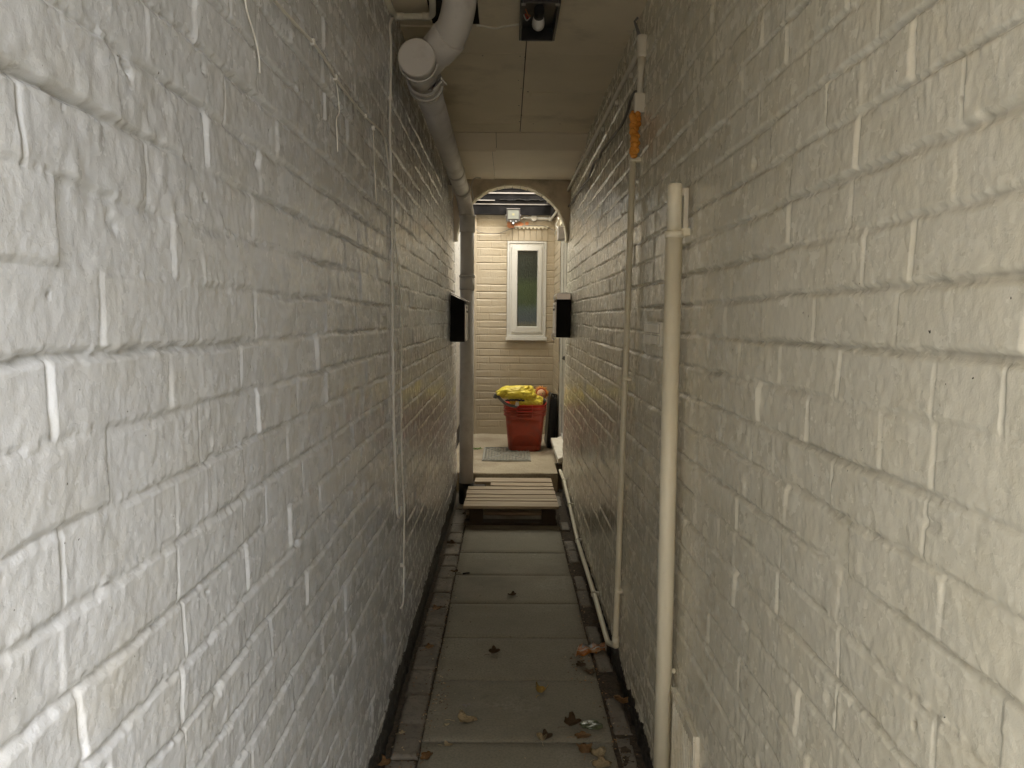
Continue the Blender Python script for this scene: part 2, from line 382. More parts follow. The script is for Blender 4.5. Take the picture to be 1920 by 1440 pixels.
z = t.math('ADD', sx.outputs[2], t.math('MULTIPLY', t.noise(1, 6, .7, t.map((75, 1, 22))), .16))
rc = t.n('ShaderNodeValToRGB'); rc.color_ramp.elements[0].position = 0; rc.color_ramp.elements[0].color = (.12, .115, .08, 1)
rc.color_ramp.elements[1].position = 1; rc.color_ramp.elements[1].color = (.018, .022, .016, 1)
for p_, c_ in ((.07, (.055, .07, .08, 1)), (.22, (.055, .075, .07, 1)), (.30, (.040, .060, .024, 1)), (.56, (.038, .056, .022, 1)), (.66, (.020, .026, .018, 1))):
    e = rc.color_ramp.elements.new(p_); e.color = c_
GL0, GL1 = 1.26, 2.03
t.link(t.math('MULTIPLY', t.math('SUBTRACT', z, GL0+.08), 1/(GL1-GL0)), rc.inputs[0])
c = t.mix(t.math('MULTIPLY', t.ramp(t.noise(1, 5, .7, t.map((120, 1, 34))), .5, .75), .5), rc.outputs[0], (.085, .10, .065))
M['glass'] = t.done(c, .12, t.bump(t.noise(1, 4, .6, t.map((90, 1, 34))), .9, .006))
# ================================================================== THE SETTING
mb = MB(); mb.bx(-300, 300, -300, 300, -.6, -.09); mb.build('ground', M['ground'])['kind'] = 'structure'
mb = MB(); mb.bx(-30, 30, -30, -.62, -.3, -.012); mb.build('pavement', M['ground'])['kind'] = 'structure'
# --- passage walls
def y_axis():
    ys = list(np.arange(-.62, .36, .02)); y = .36
    while y < END:
        ys.append(y); y += .0030*max(1, y/.85)
    ys.append(END); return np.array(ys)
ys = y_axis(); zs = np.linspace(-.05, 2.46, 720)
Yg, Zg = np.meshgrid(ys, zs, indexing='ij')
def side_wall(side, seed, z0, label, mat):
    root = thing('painted_brick_wall', label, 'wall', (0, 0, 0))
    h, d = relief(Yg, Zg, seed, z0=z0, ymin=-.62, ymax=END, scars=110, depth=.0080)
    base = (-.362-.012*Zg) if side < 0 else (.425+.011*Zg)
    if side > 0:      # paint ledge above the bare foot of the wall
        pass
    # the foot of the wall is bare and rough below the paint line
    foot = (1-sstep(.07, .12, Zg+.04*vnoise(Yg*7, Zg*5, seed+31)))
    h = h + foot*(-.006+.005*vnoise(Yg*30, Zg*30, seed+32)+.003*vnoise(Yg*80, Zg*80, seed+33))
    # small screw holes and gouges measured from the photograph
    for (px, py, a, b, dep) in (HOLES_L if side < 0 else HOLES_R):
        p = on_wall(px, py, side); q = np.sqrt(((Yg-p.y)/a)**2+((Zg-p.z+.4*(Yg-p.y))/b)**2)
        h = h-dep*(1-sstep(.4, 1, q)); d = np.maximum(d, 3*(1-sstep(.3, .9, q)))
    X = base+(h if side < 0 else -h)
    grid_mesh('brickwork', np.stack([X, Yg, Zg], -1), mat, root, d, flip=(side < 0))
    mb = MB()
    x0, x1 = (-.80, -.40) if side < 0 else (.475, .90)
    mb.bx(x0, x1, -.61, END-.005, -.1, 2.5); mb.build('wall_core', M['plaster'], root)
    return root
HOLES_L = [(240, 128, .014, .006, .016), (121, 201, .0022, .0035, .008), (92, 552, .0022, .003, .008), (524, 213, .0022, .003, .006), (480, 455, .002, .003, .006),
           (381, 130, .008, .004, .007), (385, 373, .008, .003, .006), (181, 462, .002, .002, .004), (568, 572, .01, .004, .004), (390, 1110, .008, .003, .006), (775, 770, .012, .016, .02)]
HOLES_R = [(1650, 228, .002, .003, .006), (1718, 218, .002, .003, .006), (1556, 361, .002, .003, .006), (1596, 237, .002, .002, .005), (1800, 184, .002, .003, .006), (1479, 132, .002, .002, .005),
           (1715, 1358, .006, .005, .006), (1590, 1320, .004, .003, .005), (1480, 1018, .004, .003, .005), (1204, 455, .006, .02, .012)]
wl = side_wall(-1, 11, 1.295-.0733*17+.0733*.04, 'long white painted brick wall on the left with a black foot, side of the passage', M['paintL'])
wr = side_wall(1, 23, 1.373-.0733*18, 'long cream painted brick wall on the right carrying the upright pipes', M['paintR'])
# --- ceiling: boards with open joints, a darker near board, sloping bulkhead board and lower soffit
def ceil_y(px, py, z=CEIL): return on_z(px, py, z)
mb = MB()
yj = [ceil_y(1000, 232).y, ceil_y(1000, 173).y, ceil_y(1000, 101).y, ceil_y(1000, 52).y]
cxj = ceil_y(980, 180).x; Y1 = 4.45
edges = sorted([Y1-.016]+yj); near = edges[0]; xa, xb = -.45, .50
mb.bx(xa, .50, -.61, Y1+.2, CEIL+.013, CEIL+.25, mi=1)
for a, b in zip(edges[:-1], edges[1:]):
    dz = random.uniform(-.0012, .0012)
    mb.bx(xa, cxj-.002, a+.002, b-.0018, CEIL+dz, CEIL+.012, .0015); mb.bx(cxj+.002, xb, a+.0016, b-.0016, CEIL-dz, CEIL+.012, .0015)
hx0, hx1 = -.275, -.105                                    # pipe hole through the near board
mb.bx(hx1, xb, .9, near-.002, CEIL-.004, CEIL+.012, .002, 2)
mb.bx(xa, hx0, 1.6, near-.002, CEIL+.004, CEIL+.012, .001, 0); mb.bx(hx0+.002, hx1-.002, 1.6, 2.48, CEIL+.001, CEIL+.012, .001, 0)
mb.bx(xa, hx1-.002, .9, 1.59, CEIL, CEIL+.012, .001, 2); mb.bx(xa, xb, -.61, .898, CEIL-.002, CEIL+.012, .001, 2)
for (px, py) in ((975, 105), (984, 107), (972, 150), (977, 165), (973, 198), (978, 216), (974, 228), (990, 172), (1160, 136), (1140, 171), (1120, 214), (905, 104), (1000, 232), (1050, 232)):
    p = on_z(px, py, CEIL); mb.tube([(p.x, p.y, CEIL-.001), (p.x, p.y, CEIL+.004)], .003, 8, 1)
p = on_z(990, 178, CEIL); mb.sphere((p.x, p.y, CEIL+.002), (.018, .045, .006), 12, 8, 0)
ce = mb.build('ceiling', [M['ceil'], M['hole'], M['ceil0']]); ce['kind'] = 'structure'
bk = thing('bulkhead_board', 'pale sloping bulkhead and lowered ceiling board just before the arch', 'ceiling panel', (0, 4.5, SOFF))
def plank(x0, x1, ya, za, yb, zb, th, mat, name, parent):
    mb = MB(); d = Vector((0, yb-ya, zb-za)); n = Vector((0, -d.z, d.y)).normalized()
    if n.z < 0: n = -n
    L = d.length; M4 = Matrix.Translation(Vector(((x0+x1)/2, (ya+yb)/2, (za+zb)/2))+n*th/2-parent.location) @ Matrix.Rotation(math.atan2(d.z, d.y), 4, 'X')
    mb.box((0, 0, 0), (x1-x0, L, th), None, .0015); bmesh.ops.transform(mb.bm, matrix=M4, verts=mb.bm.verts[:])
    return mb.build(name, mat, parent)
xs = on_z(931, 265, CEIL).x
plank(-.46, xs-.001, 4.45, CEIL, 4.63, SOFF-.012, .012, M['ceil2'], 'fascia_board', bk); plank(xs+.001, .50, 4.45, CEIL, 4.63, SOFF, .012, M['ceil2'], 'fascia_board', bk)
xs = on_z(926, 320, SOFF).x
plank(-.46, xs-.001, 4.632, SOFF-.006, 5.585, SOFF-.004, .012, M['ceil2'], 'soffit_board', bk); plank(xs+.001, .50, 4.632, SOFF, 5.585, SOFF, .012, M['ceil2'], 'soffit_board', bk)
mb = MB(); mb.bx(-.6, .6, 4.66, 5.58, SOFF+.02, 2.62); o = mb.build('ceiling_void', M['hole'], bk); o.location = -bk.location
# --- house above the passage (out of the picture, blocks the sky)
mb = MB(); mb.bx(-4, 4, -.6, END, 2.64, 4.6); mb.bx(-4, -.81, -.6, END, -.09, 2.638); mb.bx(.905, 4, -.6, END, -.09, 2.638)
tag(mb.build('house', M['plaster']), 'rendered house built over and beside the passage', 'house')
mb = MB(); mb.bx(-4, 4, 8.27, 12, -.09, 3.0); mb.bx(-4, -.73, END+.02, 8.265, -.09, 3.0); mb.bx(1.25, 4, END+.02, 8.265, -.09, 3.0)  # unseen wings, sized to cut the daylight in the courtyard
mb2 = MB(); mb2.bx(-14, 1.5, -11, -8, -.09, 6.2)  # unseen house added to block the low sky from the upper walls
tag(mb2.build('house', plain('street house brick', (.42, .30, .2), .85, .2, 4)), 'unseen brick house across the street, added to block low sky', 'house')
tag(mb.build('house', M['plaster']), 'unseen rendered house wings, added round the small courtyard to cut its daylight', 'house')
# --- arch wall
def arch():
    root = thing('brick_arch', 'cream edged round brick arch at the far end of the passage', 'arch', (0, 0, 0))
    cx, cz, rad = .035, 1.89, .400; y0, y1 = 5.60, 5.705
    bm = bmesh.new(); rng = random.Random(3); n = 66; J = [rng.uniform(-.004, .004) for _ in range(40)]
    inn, inb, outf = [], [], []
    for i in range(n+1):
        a = math.pi*i/n; vs = int(i/3); r_ = rad+J[vs]+(.004 if i % 3 == 0 else 0)
        x = cx+r_*math.cos(a); z = cz+r_*math.sin(a)
        inn.append(bm.verts.new((x, y0, z))); inb.append(bm.verts.new((x, y1, z)))
        dx, dz = math.cos(a), math.sin(a); tx = (.56 if dx > 0 else .53)/max(abs(dx), 1e-6); tz = (2.5-cz)/max(dz, 1e-6); tt = min(tx, tz)
        outf.append(bm.verts.new((cx+dx*tt, y0, cz+dz*tt)))
    for i in range(n):
        f = bm.faces.new((inn[i], inn[i+1], inb[i+1], inb[i])); f.material_index = 1
        bm.faces.new((inn[i], outf[i], outf[i+1], inn[i+1]))
    # corner fill
    ob = [bm.verts.new(v.co+Vector((0, y1-y0, 0))) for v in outf]
    for i in range(n): bm.faces.new((inb[i], inb[i+1], ob[i+1], ob[i]))
    bmesh.ops.recalc_face_normals(bm, faces=bm.faces[:])
    me = bpy.data.meshes.new('arch_face'); bm.to_mesh(me); bm.free(); mesh_obj('arch_face', me, [M['plaster'], M['trim']], root)
    # painted edge ring of brick ends, slightly proud
    mb = MB()
    for i in range(22):
        a0 = math.pi*(i+.05)/22; a1 = math.pi*(i+.95)/22; am = (a0+a1)/2; w = rad*(a1-a0); t_ = .011+rng.uniform(-.003, .004)
        r_ = rad-.0035+rng.uniform(-.002, .002)
        mb.box((cx+r_*math.cos(am), (y0+y1)/2+.001, cz+r_*math.sin(am)), (w*1.04, y1-y0+.012, t_), Matrix.Rotation(-(am-math.pi/2), 4, 'Y'), .002)
    mb.build('arch_edge', M['trim'], root)
    mb = MB(); mb.bx(-.60, .62, y1+.001, y1+.1, 2.34, 2.63); mb.build('lintel', M['plaster'], root)
arch()
# --- path: slabs, kerb bricks and dirt between
P_Y = [on_z(949, y, 0).y for y in (1391, 1275, 1195, 1131, 1078, 1036, 990)]
step = .400; js = [P_Y[0]-step*k for k in range(8, 0, -1)]+P_Y+[P_Y[-1]+.4, P_Y[-1]+.8, 5.9]
mb = MB(); mb.bx(-.46, .50, -.62, 5.95, -.08, -.014)
fl = mb.build('gutter', M['dirt']); fl['kind'] = 'structure'
mb = MB(); rng = random.Random(5)
def rough_box(mb, x0, x1, y0, y1, z1, nx, ny, amp, th=.03, bev=.004, mi=0, jit=.0):
    """slab with an uneven top"""
    xs_ = [x0, x0+bev]+[x0+(x1-x0)*i/nx for i in range(1, nx)]+[x1-bev, x1]; ys_ = [y0, y0+bev]+[y0+(y1-y0)*i/ny for i in range(1, ny)]+[y1-bev, y1]
    G = []
    for i, x in enumerate(xs_):
        row = []
        for j, y in enumerate(ys_):
            ed = i in (0, len(xs_)-1) or j in (0, len(ys_)-1)
            row.append(mb.bm.verts.new((x+(rng.uniform(-jit, jit) if ed else 0), y+(rng.uniform(-jit, jit) if ed else 0), z1-(bev*.8+rng.uniform(0, amp*1.5) if ed else 0)+rng.uniform(-amp, amp))))
        G.append(row)
    for i in range(len(xs_)-1):
        for j in range(len(ys_)-1):
            f = mb.bm.faces.new((G[i][j], G[i+1][j], G[i+1][j+1], G[i][j+1])); f.smooth = True; f.material_index = mi
    per = [G[i][0] for i in range(len(xs_))]+[G[-1][j] for j in range(1, len(ys_))]+[G[i][-1] for i in range(len(xs_)-2, -1, -1)]+[G[0][j] for j in range(len(ys_)-2, 0, -1)]
    low = [mb.bm.verts.new(v.co-Vector((0, 0, th))) for v in per]
    for k in range(len(per)):
        f = mb.bm.faces.new((per[k], low[k], low[(k+1) % len(per)], per[(k+1) % len(per)])); f.material_index = mi
for a, b in zip(js[:-1], js[1:]):
    rough_box(mb, -.254+rng.uniform(-.003, .003), .346+rng.uniform(-.003, .003), a+.004, b-.004, rng.uniform(-.0009, .0009), 14, 10, .0003, bev=.003, jit=.0012)
mb.build('path', M['slab'])['kind'] = 'structure'
mb = MB(); y = -.5
while y < 5.7:
    L = .205*rng.uniform(.93, 1.07); z = rng.uniform(-.011, .002); j = rng.uniform(-.006, .006)
    rough_box(mb, -.349+j, -.262+j*.3, y+.005, min(y+L, 5.75), z, 5, 10, .0016, bev=.007, jit=.0025); y += L+.004
y = -.45
while y < 5.7:
    L = .215*rng.uniform(.9, 1.1); z = rng.uniform(-.018, -.002); j = rng.uniform(-.005, .004)
    rough_box(mb, .359+j, .415+j, y+.005, min(y+L, 5.75), z, 4, 10, .002, bev=.007, jit=.003); y += L+.006
mb.build('brick_edging', M['kerb'])['kind'] = 'structure'
# --- courtyard floor (a step up), with a broken front edge
xs_ = np.linspace(-2.2, .408, 120); ysg = np.concatenate([[STEP], np.linspace(STEP+.012, BACK+.3, 90)])
XX, YY = np.meshgrid(xs_, ysg, indexing='ij')
ZZ = CZ+.004*vnoise(XX*5, YY*5, 41)+.0015*vnoise(XX*30, YY*30, 42)
fr = .010*vnoise(XX[:, 0]*14, XX[:, 0]*0, 43)+.004*vnoise(XX[:, 0]*60, XX[:, 0]*0, 44)
YY[:, 0] += fr; YY[:, 1] += fr; ZZ[:, 0] -= .006
top = np.stack([XX, YY, ZZ], -1); low = top[:, :1].copy(); low[..., 2] = -.05; low[..., 1] += .012
P = np.concatenate([low, top], 1); grid_mesh('courtyard_floor', P, M['concrete'])['kind'] = 'structure'
mb = MB(); mb.bx(.40, 1.9, 6.35, BACK+.3, -.09, CZ-.004); mb.bx(-2.2, .40, 5.96, BACK+.3, -.09, CZ-.03); mb.build('courtyard_floor_base', M['concrete'])['kind'] = 'structure'
# --- courtyard walls
bx = .483
def brick_panel(root, axis, a0, a1, z0, z1, plane, seed, holes=(), res=.0045, flip=False, name='brickwork'):
    A = np.arange(a0, a1+res*.5, res); Z = np.arange(z0, z1+res*.5, res); A[-1] = a1; Z[-1] = z1
    Ag, Zg_ = np.meshgrid(A, Z, indexing='ij')
    h, d = relief(Ag, Zg_, seed, H=.0735, z0=1.33-.0735*11.2, L=.2165, depth=.0065, rough=.5, wob=.4, hdr=.0, ymin=a0-.1, ymax=a1, scars=0, jw=1.25)
    Pn = np.stack([Ag, plane-h, Zg_], -1) if axis == 'x' else np.stack([plane-h, Ag, Zg_], -1)
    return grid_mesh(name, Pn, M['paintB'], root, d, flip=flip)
WX0, WX1 = on_y(950.5, 500, BACK).x, on_y(1025, 500, BACK).x; WZ0, WZ1 = on_y(985, 637, BACK).z, on_y(985, 452, BACK).z
bw = thing('courtyard_back_wall', 'sunlit cream brick wall across the courtyard holding the narrow window', 'wall')
ZT = on_y(960, 401, BACK).z
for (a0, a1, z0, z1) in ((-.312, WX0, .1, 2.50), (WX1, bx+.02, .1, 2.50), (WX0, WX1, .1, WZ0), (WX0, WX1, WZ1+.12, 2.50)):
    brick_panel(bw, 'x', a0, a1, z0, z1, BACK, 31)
# soldier course over the window
mb = MB(); n = 7
for i in range(n):
    w = (WX1-WX0+.02)/n; mb.bx(WX0-.01+i*w+.003, WX0-.01+(i+1)*w-.003, BACK-.004-random.uniform(0, .002), BACK+.05, WZ1+.002, WZ1+.118, .003)
mb.bx(WX0-.01, WX1+.01, BACK+.004, BACK+.06, WZ1, WZ1+.12)
mb.build('soldier_course', M['paintB'], bw)
mb = MB(); mb.bx(-.50, -.312, BACK-.03, BACK+.05, .1, 2.55, .003); mb.build('plaster_strip', M['paintB'], bw)
mb = MB(); mb.bx(-.5, 1.2, BACK+.075, BACK+.25, .0, 2.9); mb.build('wall_core', M['plaster'], bw)
# right wall of the courtyard: short brick return, then the door
rw = thing('courtyard_side_wall', 'short cream brick return wall right of the window, beside the white door', 'wall')
DY1 = 7.06; brick_panel(rw, 'y', DY1, BACK+.01, .1, 2.50, bx, 37)
mb = MB(); mb.bx(bx+.01, bx+.3, DY1+.004, BACK+.3, 0, 2.5); mb.bx(bx-.006, bx+.3, 6.0, DY1-.002, 2.17, 2.5, .004); mb.build('wall_core', M['trim'], rw)
mb = MB(); mb.bx(bx+.0, bx+.3, 5.72, 6.04, -.05, 2.17); mb.bx(.46, 1.2, 5.712, 5.72, -.05, 2.6); mb.build('reveal', M['paintB'], rw)
# left side of the courtyard: white door/wall beyond the left passage wall
lw = thing('courtyard_left_wall', 'white wall with black foot just past the end of the left passage wall', 'wall')
mb = MB(); mb.bx(-.72, -.452, 5.72, BACK+.2, .30, 2.55, .004); mb.build('white_face', M['white'], lw)
mb = MB(); mb.bx(-.72, -.450, 5.72, BACK+.2, 0, .298, .003); mb.build('black_foot', M['blackm'], lw)
# --- black timber boards above the back wall
tb = thing('timber_fascia', 'row of weathered black timber boards above the courtyard back wall', 'cladding')
def zy(y, Y=7.88): return on_y(960, y, Y).z
rows = [(403, 384.5, .000), (382, 376, -.012), (375.5, 364.5, -.018), (361.5, 357, -.030), (356.5, 352, -.034), (351, 338, -.04), (337, 310, -.05)]
xe = on_y(1033, 390, 7.88).x
for i, (ya, yb, dy) in enumerate(rows):
    mb = MB(); mb.bx(-.50, xe if i == 0 else bx+.02, 7.87+dy, 7.90+dy, zy(ya), zy(yb), .002); mb.build('board', M['charcoal'], tb)
for (ya, yb, x1, dy) in ((384.3, 382.2, xe, -.006), (377.6, 376.0, on_y(928, 377, 7.87).x, -.026), (364.3, 361.7, .30, -.026)):
    mb = MB(); mb.bx(-.50, x1, 7.868+dy, 7.90, zy(ya), zy(yb)); mb.build('edge_strip', M['pale'], tb)  # thin pale strips along the black board edges
# splintered edge on the third board
mb = MB(); rg = random.Random(9)
for i in range(9):
    x = -.05+i*.05; z = zy(375)+rg.uniform(-.004, .004); mb.box((x, 7.847, z), (.06, .006, .006), (0, rg.uniform(-.2, .2), 0), .001)
mb.build('split', M['black'], tb)
mb = MB(); a = on_y(1036, 395, 7.2); mb.bx(bx-.05, bx+.05, 6.2, 7.86, zy(398, 7.5), zy(372, 7.5), .003); mb.build('side_board', M['charcoal'], tb)
mb = MB(); mb.bx(bx-.09, bx+.05, 6.1, 7.85, zy(372, 7.5)+.004, zy(372, 7.5)+.03, .003); mb.build('side_capping', M['pale'], tb)
# --- window
wd = thing('window', 'narrow white framed window with rippled obscure glass in the courtyard wall', 'window', ((WX0+WX1)/2, BACK, WZ0))
def W(mb, name, mat, parent=wd):
    bmesh.ops.translate(mb.bm, vec=-Vector(wd.location), verts=mb.bm.verts[:]); return mb.build(name, mat, parent)
def ring(mb, x0, x1, z0, z1, w, y0, y1, bev=.002):
    mb.bx(x0, x0+w, y0, y1, z0, z1, bev); mb.bx(x1-w, x1, y0, y1, z0, z1, bev)
    mb.bx(x0+w-.0005, x1-w+.0005, y0+.0004, y1, z0, z0+w, bev); mb.bx(x0+w-.0005, x1-w+.0005, y0+.0004, y1, z1-w, z1, bev)
s0 = WZ0+.028
mb = MB(); ring(mb, WX0+.004, WX1-.004, s0, WZ1-.003, .020, BACK-.012, BACK+.06); fr_ = W(mb, 'outer_frame', M['white'])
mb = MB(); ring(mb, WX0+.026, WX1-.026, s0+.022, WZ1-.025, .024, BACK-.004, BACK+.05, .003); W(mb, 'inner_frame', M['white'])
gx0, gx1 = on_y(970.5, 540, BACK).x, on_y(1007, 540, BACK).x; gz0, gz1 = on_y(989, 612, BACK).z, on_y(989, 471, BACK).z
mb = MB()
x0, x1, z0, z1 = WX0+.050, WX1-.050, s0+.046, WZ1-.049
prof = [(x0, x1, z0, z1, BACK-.018), (gx0-.006, gx1+.006, gz0-.006, gz1+.006, BACK-.022), (gx0, gx1, gz0, gz1, BACK+.004)]
R0 = [(x0, x1, z0, z1, BACK+.04)]+prof; rings = []
for (a, b, c_, d_, yy) in R0: rings.append([mb.bm.verts.new((a, yy, c_)), mb.bm.verts.new((b, yy, c_)), mb.bm.verts.new((b, yy, d_)), mb.bm.verts.new((a, yy, d_))])
for i in range(len(rings)-1):
    for k in range(4): mb.bm.faces.new((rings[i][k], rings[i][(k+1) % 4], rings[i+1][(k+1) % 4], rings[i+1][k]))
W(mb, 'sash', M['white'])
mb = MB(); mb.bx(gx0-.003, gx1+.003, BACK+.006, BACK+.012, gz0-.003, gz1+.003)
M['glass'].node_tree  # pane keeps world-aligned coordinates
pane = mb.build('pane', M['glass'], wd); pane.matrix_parent_inverse = Matrix.Translation(-Vector(wd.location))
mb = MB()
mb.bx(WX0-.004, WX1+.004, BACK-.055, BACK+.03, WZ0, s0-.002, .003); mb.bx(WX0-.006, WX1+.006, BACK-.062, BACK-.055, WZ0-.004, s0-.001, .002)
W(mb, 'sill', M['white'])
# --- door in the right hand courtyard wall
dr = thing('door', 'white plastic side door frame at the right edge of the courtyard', 'door', (bx, DY1, CZ))
def D(mb, name, mat):
    bmesh.ops.translate(mb.bm, vec=-Vector(dr.location), verts=mb.bm.verts[:]); return mb.build(name, mat, dr)
mb = MB(); z1 = 2.16
mb.bx(bx+.006, bx+.030, DY1-.014, DY1+.002, CZ+.1, z1, .002); mb.bx(bx+.034, bx+.058, DY1-.028, DY1+.002, CZ+.1, z1, .003); 
mb.bx(bx+.06, bx+.10, DY1-.05, DY1+.002, CZ+.1, z1, .003); mb.bx(bx+.006, bx+.1, 6.05, DY1-.03, z1-.05, z1+.005, .003); mb.bx(bx+.006, bx+.1, 6.042, 6.10, CZ+.1, z1-.052, .003)
D(mb, 'door_frame', M['white'])
mb = MB(); mb.bx(bx+.030, bx+.034, DY1-.012, DY1, CZ+.1, z1); mb.bx(bx+.0583, bx+.0597, DY1-.034, DY1, CZ+.1, z1); D(mb, 'gap_strip', M['dgrey'])  # dark strips drawing the gaps between frame members
mb = MB(); mb.bx(bx+.063, bx+.10, 6.11, DY1-.055, CZ+.10, z1-.055, .004); lf = D(mb, 'door_leaf', M['white'])
mb = MB(); mb.bx(bx+.045, bx+.0625, 6.32, 6.36, 1.12, 1.32, .004); mb.tube([(bx+.05, 6.34, 1.25), (bx+.01, 6.34, 1.25), (bx+.01, 6.44, 1.25)], .009, 10); h_ = D(mb, 'handle', M['blackm'])
h_.parent = lf
p = on_y(1058, 672, 6.9)
mb = MB(); mb.box((p.x+.0, 6.93, p.z), (.03, .05, .03), (0, .5, 0), .006); mb.tube([(bx+.055, 6.93, p.z-.015), (p.x-.005, 6.93, p.z+.015)], .012, 10); D(mb, 'latch', M['blackm'])
th = thing('door_threshold', 'long white marble threshold step beneath the door frame on the right', 'step', (bx, 6.5, CZ))
mb = MB()
pts = [on_z(1032.5, 828, .235), on_z(1044, 828, .235), Vector((bx+.06, 7.05, .235)), Vector((bx+.06, 5.99, .235)), on_z(1056.5, 865, .235), on_z(1046, 869, .235)]
mb.poly([q-Vector(th.location) for q in pts][::-1], .035); mb.build('slab', M['sill'], th)
mb = MB(); mb.box((.035, .08, .125), (.03, 1.0, .05), None, .006); mb.build('upstand', M['white'], th)
mb = MB(); mb.bx(.0, .08, -.45, .5, -.14, .066); mb.build('bedding', M['dirt'], th)
# --- drain cover
dc = thing('drain_cover', 'square patterned metal drain cover set in the courtyard concrete by the tubs', 'drain cover', on_z(952, 853, CZ+.004))
q = [on_z(903, 865, CZ), on_z(998, 864, CZ), on_z(985, 841, CZ), on_z(905, 841, CZ)]; x0, x1, y0, y1 = q[0].x, q[1].x-.01, q[0].y, q[2].y
mb = MB(); O = Vector(dc.location)
mb.bx(x0-O.x, x1-O.x, y0-O.y, y1-O.y, -.02, .004, .002); mb.build('frame_plate', plain('drain cover base', (.27, .255, .21), .7, .2, 20, .3, 80), dc)
mb = MB(); cx_, cy_ = (x0+x1)/2-O.x, (y0+y1)/2-O.y; hx, hy = (x1-x0)/2-.012, (y1-y0)/2-.012
for k in range(4):
    ax = [(1, 1), (-1, 1), (-1, -1), (1, -1)][k]; L = math.hypot(hx, hy)
    mb.box((cx_+ax[0]*hx*.60, cy_+ax[1]*hy*.60, .0065), (L*.72, .010, .005), (0, 0, math.atan2(ax[1]*hy, ax[0]*hx)), .001)
for sx, sy, w, h in ((0, 1, 2*hx, .009), (0, -1, 2*hx, .009), (1, 0, .009, 2*hy), (-1, 0, .009, 2*hy)): mb.box((cx_+sx*hx, cy_+sy*hy, .0065), (w, h, .005), None, .001)
for i in range(-7, 8):
    for j in range(-6, 7):
        u, v = i/7.6, j/6.6
        if abs(abs(u)-abs(v)) < .13 or math.hypot(u, v) < .22: continue
        horiz = abs(v) > abs(u); mb.box((cx_+u*hx, cy_+v*hy, .006), ((.016, .007, .004) if horiz else (.008, .016, .004)), None, .0008)
mb.tube([(cx_, cy_, .004), (cx_, cy_, .008)], .028, 16); mb.build('tread_pattern', M['iron'], dc)
# --- stacked tubs
def tub(zb, label, mat, full, rimmat):
    """rounded-square tapering tub; sections from foot to rim, lip turned over, front and back hand pockets"""
    O = Vector((.176, 7.03, zb)); root = thing('storage_tub', label, 'tub', O, (0, 0, R(-3)), 'three red tubs nested in one stack')
    def sec(hw, hd, z, n=48, e=3.6):
        o_ = []
        for k in range(n):
            a = 2*math.pi*k/n; c_, s_ = math.cos(a), math.sin(a)
            o_.append((math.copysign(abs(c_)**(2/e), c_)*hw, math.copysign(abs(s_)**(2/e), s_)*hd, z))
        return o_
    H = .365
    S_ = [(.130, .150, .004), (.142, .162, 0), (.150, .170, .012), (.158, .180, .10), (.170, .194, .24), (.176, .201, .33), (.178, .203, H-.045), (.192, .217, H-.043), (.193, .218, H-.036), (.183, .207, H-.033), (.185, .209, H-.008), (.197, .221, H-.006), (.198, .222, H), (.190, .214, H+.001), (.180, .204, H-.01), (.170, .194, .25), (.152, .176, .05), (.10, .12, .04)]
    bm = bmesh.new(); rr = []
    for (a, b, z) in S_: rr.append([bm.verts.new(v) for v in sec(a, b, z)])
    for i in range(len(rr)-1):
        for k in range(48):
            f = bm.faces.new((rr[i][k], rr[i][(k+1) % 48], rr[i+1][(k+1) % 48], rr[i+1][k])); f.smooth = True
    bm.faces.new(rr[0][::-1]); bm.faces.new(rr[-1]); bmesh.ops.recalc_face_normals(bm, faces=bm.faces[:])
    me = bpy.data.meshes.new('body'); bm.to_mesh(me); bm.free(); mesh_obj('body', me, mat, root)
    for s in (-1, 1):
        mb = MB(); y = s*.226; hw = .068
        mb.bx(-hw, hw, min(y, y+s*.012), max(y, y+s*.012), H-.006, H+.001, .002); mb.bx(-hw, hw, min(y, y+s*.014), max(y, y+s*.014), H-.058, H-.050, .002)
        for sx in (-1, 1): mb.bx(sx*hw-.004, sx*hw+.004, min(s*.205, y+s*.014), max(s*.205, y+s*.014), H-.058, H+.001, .002)
        mb.build('handle', rimmat, root)
    return root
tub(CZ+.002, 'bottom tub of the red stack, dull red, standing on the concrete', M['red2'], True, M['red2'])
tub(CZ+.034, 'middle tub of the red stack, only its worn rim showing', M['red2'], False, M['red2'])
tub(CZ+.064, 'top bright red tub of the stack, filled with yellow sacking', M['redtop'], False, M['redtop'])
# --- yellow bags (crumpled cloth)
def crumple(name, label, loc, dims, seed, mat, rot=(0, 0, 0), amp=.25, shape=None):
    root = thing(name, label, 'bag', loc, rot)
    bm = bmesh.new(); bmesh.ops.create_icosphere(bm, subdivisions=5, radius=1)
    co = np.array([v.co[:] for v in bm.verts], np.float32); x, y, z = co.T
    n = .5*vnoise(x*1.6+3, z*1.6+y*1.1, seed)+.3*np.abs(vnoise(x*3.5+y*2, z*3.6-y, seed+1))+.30*np.abs(vnoise(x*8-y*4, z*7+y*5, seed+2))+.12*np.abs(vnoise(x*17+z*6, y*15-z*9, seed+3))
    r_ = 1+amp*n*1.6
    co = np.sign(co)*np.abs(co)**.8*r_[:, None]*np.array(dims)
    if shape: co = shape(co)
    for v, c_ in zip(bm.verts, co): v.co = c_
    for f in bm.faces: f.smooth = True
    me = bpy.data.meshes.new('sack'); bm.to_mesh(me); bm.free(); mesh_obj('sack', me, mat, root); return root
RZ = CZ+.064+.365
def droop(c):
    c[:, 2] -= .25*np.maximum(0, -c[:, 0]-.09); return c
b1 = crumple('plastic_bag', 'upper yellow crumpled sack hanging over the left rim of the top tub', (.088, 6.90, RZ+.105), (.150, .12, .055), 5, M['yellow'], (0, R(-3), 0), .28, droop)
mb = MB(); rg = random.Random(4)
